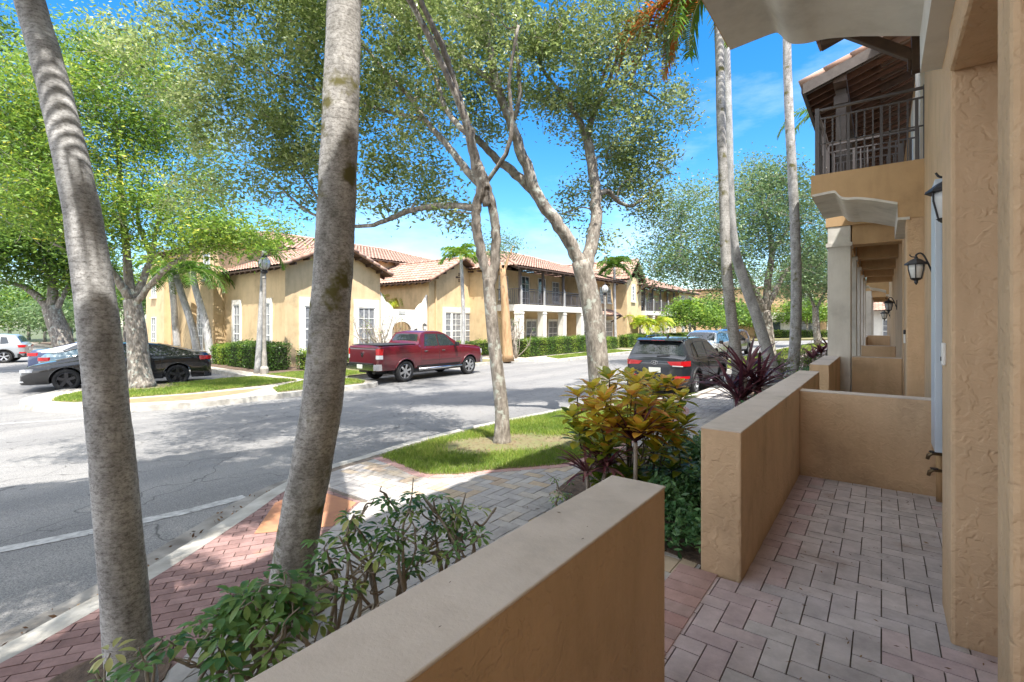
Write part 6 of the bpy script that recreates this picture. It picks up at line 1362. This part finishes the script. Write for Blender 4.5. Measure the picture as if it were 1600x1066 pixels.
b = W(993, 770, 4.2); cordyline((b.x, b.y, 0), [(0, 0, .72)], 'single dark purple cordyline head inside the croton on a pale stem', .36, .05, n=14, v=(0, .4), el=(.3, 2.5), droop=.6)
# ---- croton
def broad(A, c, d, L, w, v, curl=.35, k=4):
    d = Vector(d).normalized(); s = d.cross(Vector((0, 0, 1))); s = s.normalized() if s.length > .05 else Vector((1, 0, 0)); p = Vector(c)+d*.012; b = len(A['v'])
    prof = [.12, .72, 1.0, .78, .06]
    for j in range(5):
        t = j/4; up = s.cross(d).normalized(); ww = w*prof[j]; A['v'] += [p-s*ww/2+up*ww*.14, p, p+s*ww/2+up*ww*.14]
        if j: q = b+3*(j-1); A['f'] += [(q, q+1, q+4, q+3), (q+1, q+2, q+5, q+4)]; A['a'] += [v, min(1, max(0, v+random.uniform(-.1, .1)))]
        d = (d+Vector((0, 0, -curl/4))).normalized(); p = p+d*L/4
def rosettes(A, tips, nl, L, w, vf, el=(-.2, 1.3)):
    for c, s in tips:
        bv = vf(c)
        for i in range(int(nl*s)):
            a = 2.4*i+random.uniform(-.3, .3); z = el[0]+(el[1]-el[0])*(i/nl)**.8+random.uniform(-.1, .15)
            broad(A, Vector(c)-Vector((0, 0, .05*(1-i/nl))), (math.cos(a), math.sin(a), z), L*random.uniform(.75, 1.15)*(1-.2*i/nl), w*random.uniform(.85, 1.15), min(1, max(0, random.gauss(bv, .13))))
cb = Vector((-2.15, 4.9, 0)); e = empty('croton', tuple(cb), 0, 'yellow, orange and green croton bush at the end of the near half wall', 'croton bush'); A = dict(v=[], f=[], a=[]); m = MB(tuple(cb)); tips = []
tp_ = [(905, 612, 4.9), (925, 600, 4.7), (950, 594, 4.9), (975, 590, 5.2), (1000, 600, 4.7), (1022, 606, 5.0), (1045, 600, 5.1), (1062, 622, 4.7), (898, 645, 4.6), (922, 632, 4.5), (945, 628, 4.3), (968, 640, 4.4), (990, 618, 4.4), (1015, 632, 4.4), (1040, 640, 4.5), (1060, 600, 5.0), (910, 672, 4.5), (935, 662, 4.3), (958, 670, 4.3), (1000, 668, 4.2), (1022, 660, 4.4), (1048, 668, 4.4), (1072, 660, 4.6), (925, 702, 4.5), (950, 708, 4.4), (1030, 700, 4.5), (1060, 700, 4.6), (975, 742, 4.4), (1010, 748, 4.4), (940, 745, 4.5), (1050, 735, 4.6), (990, 600, 5.4), (935, 612, 5.3), (1015, 590, 5.5), (960, 655, 4.8), (1000, 640, 5)]
for px, py, d in tp_:
    c = W(px+random.uniform(-6, 6), py+random.uniform(-6, 6), d); tips.append((c, random.uniform(.8, 1.1))); base = Vector((cb.x+(c.x-cb.x)*.35+random.uniform(-.05, .05), cb.y+(c.y-cb.y)*.35, 0)); P = stems(m, base, c, .012, wob=.04)
    if random.random() < .95: q = P[-4]; c2 = q+Vector((random.uniform(-.1, .1), random.uniform(-.1, .1), .06)); tips.append((c2, .6))
def cv(c): return .17+.40*min(1, max(0, (c[2]-.35)/.8))+random.uniform(-.15, .25)
rosettes(A, tips, 16, .185, .082, cv); m.build('stems', M['stem'], e, smooth=True)
q = MB(tuple(cb)); q.v = [tuple(p) for p in A['v']]; q.f = A['f']; q.a = A['a']; q.m = [0]*len(q.f); q.build('leaves', M['croton'], e, attr=True, smooth=True)
# ---- schefflera bushes
def schef(name, label, tips, dens, leafL=.10, bare=()):
    xs = [t for t in tips]; P0 = W(*tips[0]); bb = Vector((P0.x+.1, P0.y, 0)); e = empty('schefflera_bush', tuple(bb), 0, label, 'bush', 'leggy bushes behind the half wall'); m = MB(tuple(bb)); A = dict(v=[], f=[], a=[])
    for tpx in tips:
        c = W(*tpx); hub = Vector((c.x+random.uniform(.0, .22), c.y+random.uniform(-.12, .05), max(.12, c.z*.35))); root = Vector((hub.x+.05, hub.y, 0)); stems(m, root, hub, .014, wob=.02); P = stems(m, hub, c, .011, wob=.05)
        for b_ in range(3): q = P[random.randint(3, len(P)-2)]; r = q+Vector((random.uniform(-.14, .14), random.uniform(-.14, .14), random.uniform(.0, .16))); stems(m, q, r, .006, wob=.02); (palmate(A, r, leafL*.8) if random.random() < dens else None)
        for b_ in range(random.choice((2, 3, 4))):
            if random.random() < dens*.8: palmate(A, c+Vector((random.uniform(-.08, .08), random.uniform(-.08, .08), random.uniform(-.06, .04))), leafL)
    for p, q in bare: stems(m, W(*p), W(*q), .010, wob=.02)
    m.build('stems', M['twig'], e, smooth=True); q = MB(tuple(bb)); q.v = [tuple(p) for p in A['v']]; q.f = A['f']; q.a = A['a']; q.m = [0]*len(q.f); q.build('leaves', M['schef'], e, attr=True, smooth=True)
def palmate(A, c, L):
    n = random.randint(7, 9); ax = Vector((random.gauss(0, .35), random.gauss(0, .35), 1)).normalized(); u = ax.orthogonal().normalized(); w_ = ax.cross(u); v = min(1, max(0, random.gauss(.45, .25))); a0 = random.uniform(0, 6)
    for i in range(n):
        a = a0+2*PI*i/n; d = (u*math.cos(a)+w_*math.sin(a)+ax*random.uniform(-.1, .35)).normalized(); broad(A, c+d*.012, d, L*random.uniform(.8, 1.15), L*.42, v+random.uniform(-.1, .1), .7)
def D(px, py, z): return (px, py, (CH-z)*FPX/(py-505))
schef('b', 'tall leggy bush with bare grey twigs rising right of the mossy palm', [D(600, 772, .80), D(575, 790, .78), D(640, 795, .72), D(665, 780, .72), D(620, 830, .62), D(560, 830, .66), D(530, 838, .66), D(598, 860, .55), D(650, 850, .55), D(680, 860, .48), D(545, 870, .55), D(510, 860, .6), D(575, 900, .42), D(620, 890, .42), D(500, 900, .5)], .55, .068,
      [(D(700, 870, .3), D(742, 815, .45)), (D(742, 815, .45), D(770, 803, .47)), (D(660, 880, .35), D(675, 800, .62)), (D(540, 850, .5), D(562, 805, .72)), (D(725, 860, .3), D(718, 838, .42))])
schef('b', 'sparse twiggy bush nearest the far end of the half wall', [D(700, 790, .66), D(715, 800, .62), D(722, 790, .62), D(690, 835, .52), D(672, 845, .5), D(700, 850, .45), D(715, 830, .5)], .6, .07, [(D(715, 865, .3), D(700, 780, .7)), (D(715, 865, .3), D(728, 770, .7))])
schef('b', 'dense dark-green bush round the foot of the mossy palm', [D(430, 915, .55), D(455, 905, .58), D(410, 940, .52), D(470, 925, .5), D(385, 960, .5), D(350, 955, .52), D(330, 985, .48), D(400, 975, .45), D(440, 950, .45), D(370, 1000, .42), D(340, 1020, .42), D(490, 940, .45), D(420, 1000, .4), D(310, 965, .5), D(395, 930, .55)], .8, .085)
schef('b', 'low fresh-green bush at the bottom edge beside the leaning grey palm', [D(228, 1035, .45), D(150, 1052, .42), D(112, 1070, .42), D(240, 1078, .42), D(175, 1085, .4)], .6, .075)
schef('b', 'tiny sprig with blue-green leaves beside the half wall end', [D(880, 772, .16), D(868, 778, .12)], .9, .05)
# ---- ground cover by the porch wall
n = 5200; X = RNG.uniform(-1.95, -1.02, n); Y = RNG.uniform(3.62, 7.6, n); H = .26+.14*np.sin(X*7+Y*3)*np.sin(Y*5.1)+.08*np.sin(Y*13+X*9); Z = H*RNG.uniform(.35, 1, n)**.6
k = ~((Y < 4.3) & (X < -1.55)); C = np.stack([X, Y, np.maximum(.04, Z)], 1)[k]
V, F, a = leaves(C, 5, (.03, .03, .03), .062, .42, (0, 1), up=.6); tag(npmesh('ground_cover', V, F, M['darkleaf'], attr=a), 'dense glossy dark-green ground cover along the long half wall', 'ground cover', kind='stuff')
n = 2600; X = RNG.uniform(-1.9, -1.05, n); Y = RNG.uniform(8.2, 19, n); C = np.stack([X, Y, RNG.uniform(.05, .35, n)], 1); V, F, a = leaves(C, 6, (.06, .06, .05), .09, .42, (.1, 1), up=.6)
tag(npmesh('ground_cover', V, F, M['darkleaf'], attr=a), 'lighter ground cover farther along beside the porches', 'ground cover', kind='stuff')
# ---------------------------------------------------------------- light, sky, camera
sd = Vector((.43, -.27, 1)).normalized()
L = bpy.data.lights.new('sun', 'SUN'); L.energy = 3.0; L.angle = R_(.53); L.color = (1, .955, .88)
lo = bpy.data.objects.new('sun', L); col.objects.link(lo); lo.rotation_euler = (-sd).to_track_quat('-Z', 'Y').to_euler(); lo.location = (0, 0, 30)
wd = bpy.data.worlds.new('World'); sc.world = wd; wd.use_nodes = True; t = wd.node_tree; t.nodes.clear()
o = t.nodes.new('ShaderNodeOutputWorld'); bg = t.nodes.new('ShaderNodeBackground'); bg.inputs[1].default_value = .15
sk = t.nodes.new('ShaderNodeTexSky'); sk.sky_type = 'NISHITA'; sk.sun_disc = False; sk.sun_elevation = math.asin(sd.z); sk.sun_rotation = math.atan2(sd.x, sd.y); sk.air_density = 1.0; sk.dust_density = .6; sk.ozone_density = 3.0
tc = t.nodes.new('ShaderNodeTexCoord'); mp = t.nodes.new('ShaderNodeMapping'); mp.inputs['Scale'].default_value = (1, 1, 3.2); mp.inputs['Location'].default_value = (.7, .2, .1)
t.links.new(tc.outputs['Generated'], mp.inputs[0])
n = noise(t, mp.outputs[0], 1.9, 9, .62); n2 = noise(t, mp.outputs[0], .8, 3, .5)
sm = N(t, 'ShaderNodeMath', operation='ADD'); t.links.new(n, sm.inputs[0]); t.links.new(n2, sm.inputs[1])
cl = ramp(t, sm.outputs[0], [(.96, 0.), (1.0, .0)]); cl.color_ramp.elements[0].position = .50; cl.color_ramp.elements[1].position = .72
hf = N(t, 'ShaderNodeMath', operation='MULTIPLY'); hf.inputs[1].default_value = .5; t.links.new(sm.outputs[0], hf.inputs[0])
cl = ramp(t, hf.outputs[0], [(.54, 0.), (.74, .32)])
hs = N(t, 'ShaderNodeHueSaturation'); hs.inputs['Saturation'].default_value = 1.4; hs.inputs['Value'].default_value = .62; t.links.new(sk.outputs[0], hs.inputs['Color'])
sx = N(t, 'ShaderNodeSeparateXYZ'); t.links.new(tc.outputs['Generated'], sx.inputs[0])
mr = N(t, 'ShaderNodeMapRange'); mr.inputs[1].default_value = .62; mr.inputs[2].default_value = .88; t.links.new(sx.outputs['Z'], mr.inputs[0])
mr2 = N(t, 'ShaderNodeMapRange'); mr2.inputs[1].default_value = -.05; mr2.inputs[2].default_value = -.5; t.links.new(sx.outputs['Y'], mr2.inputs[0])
mm = N(t, 'ShaderNodeMath', operation='MAXIMUM'); t.links.new(mr.outputs[0], mm.inputs[0]); t.links.new(mr2.outputs[0], mm.inputs[1])  # bright cloud added overhead and behind the camera, unseen, for neutral fill
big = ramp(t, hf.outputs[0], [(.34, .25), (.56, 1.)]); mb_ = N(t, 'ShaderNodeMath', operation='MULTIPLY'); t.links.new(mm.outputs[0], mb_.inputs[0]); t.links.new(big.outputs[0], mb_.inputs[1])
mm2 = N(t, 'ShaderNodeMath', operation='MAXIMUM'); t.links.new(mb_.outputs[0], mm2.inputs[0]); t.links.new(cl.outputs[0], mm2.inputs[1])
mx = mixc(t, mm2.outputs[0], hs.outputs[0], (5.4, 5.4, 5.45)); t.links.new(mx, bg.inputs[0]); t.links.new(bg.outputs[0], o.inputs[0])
cam = bpy.data.cameras.new('camera'); co = bpy.data.objects.new('camera', cam); col.objects.link(co); sc.camera = co
cam.sensor_width = 36; cam.lens = 36*FPX/1600; cam.shift_y = -28/1600; cam.clip_start = .02; cam.clip_end = 2000
co.location = (0, 0, CH); co.rotation_euler = (PI/2, 0, TH)
sc.view_settings.view_transform = 'Standard'; sc.view_settings.look = 'None'; sc.view_settings.gamma = 1; sc.view_settings.exposure = 1.88
sc.cycles.max_bounces = 8; sc.cycles.diffuse_bounces = 5; sc.cycles.transparent_max_bounces = 4; sc.cycles.caustics_reflective = False; sc.cycles.caustics_refractive = False
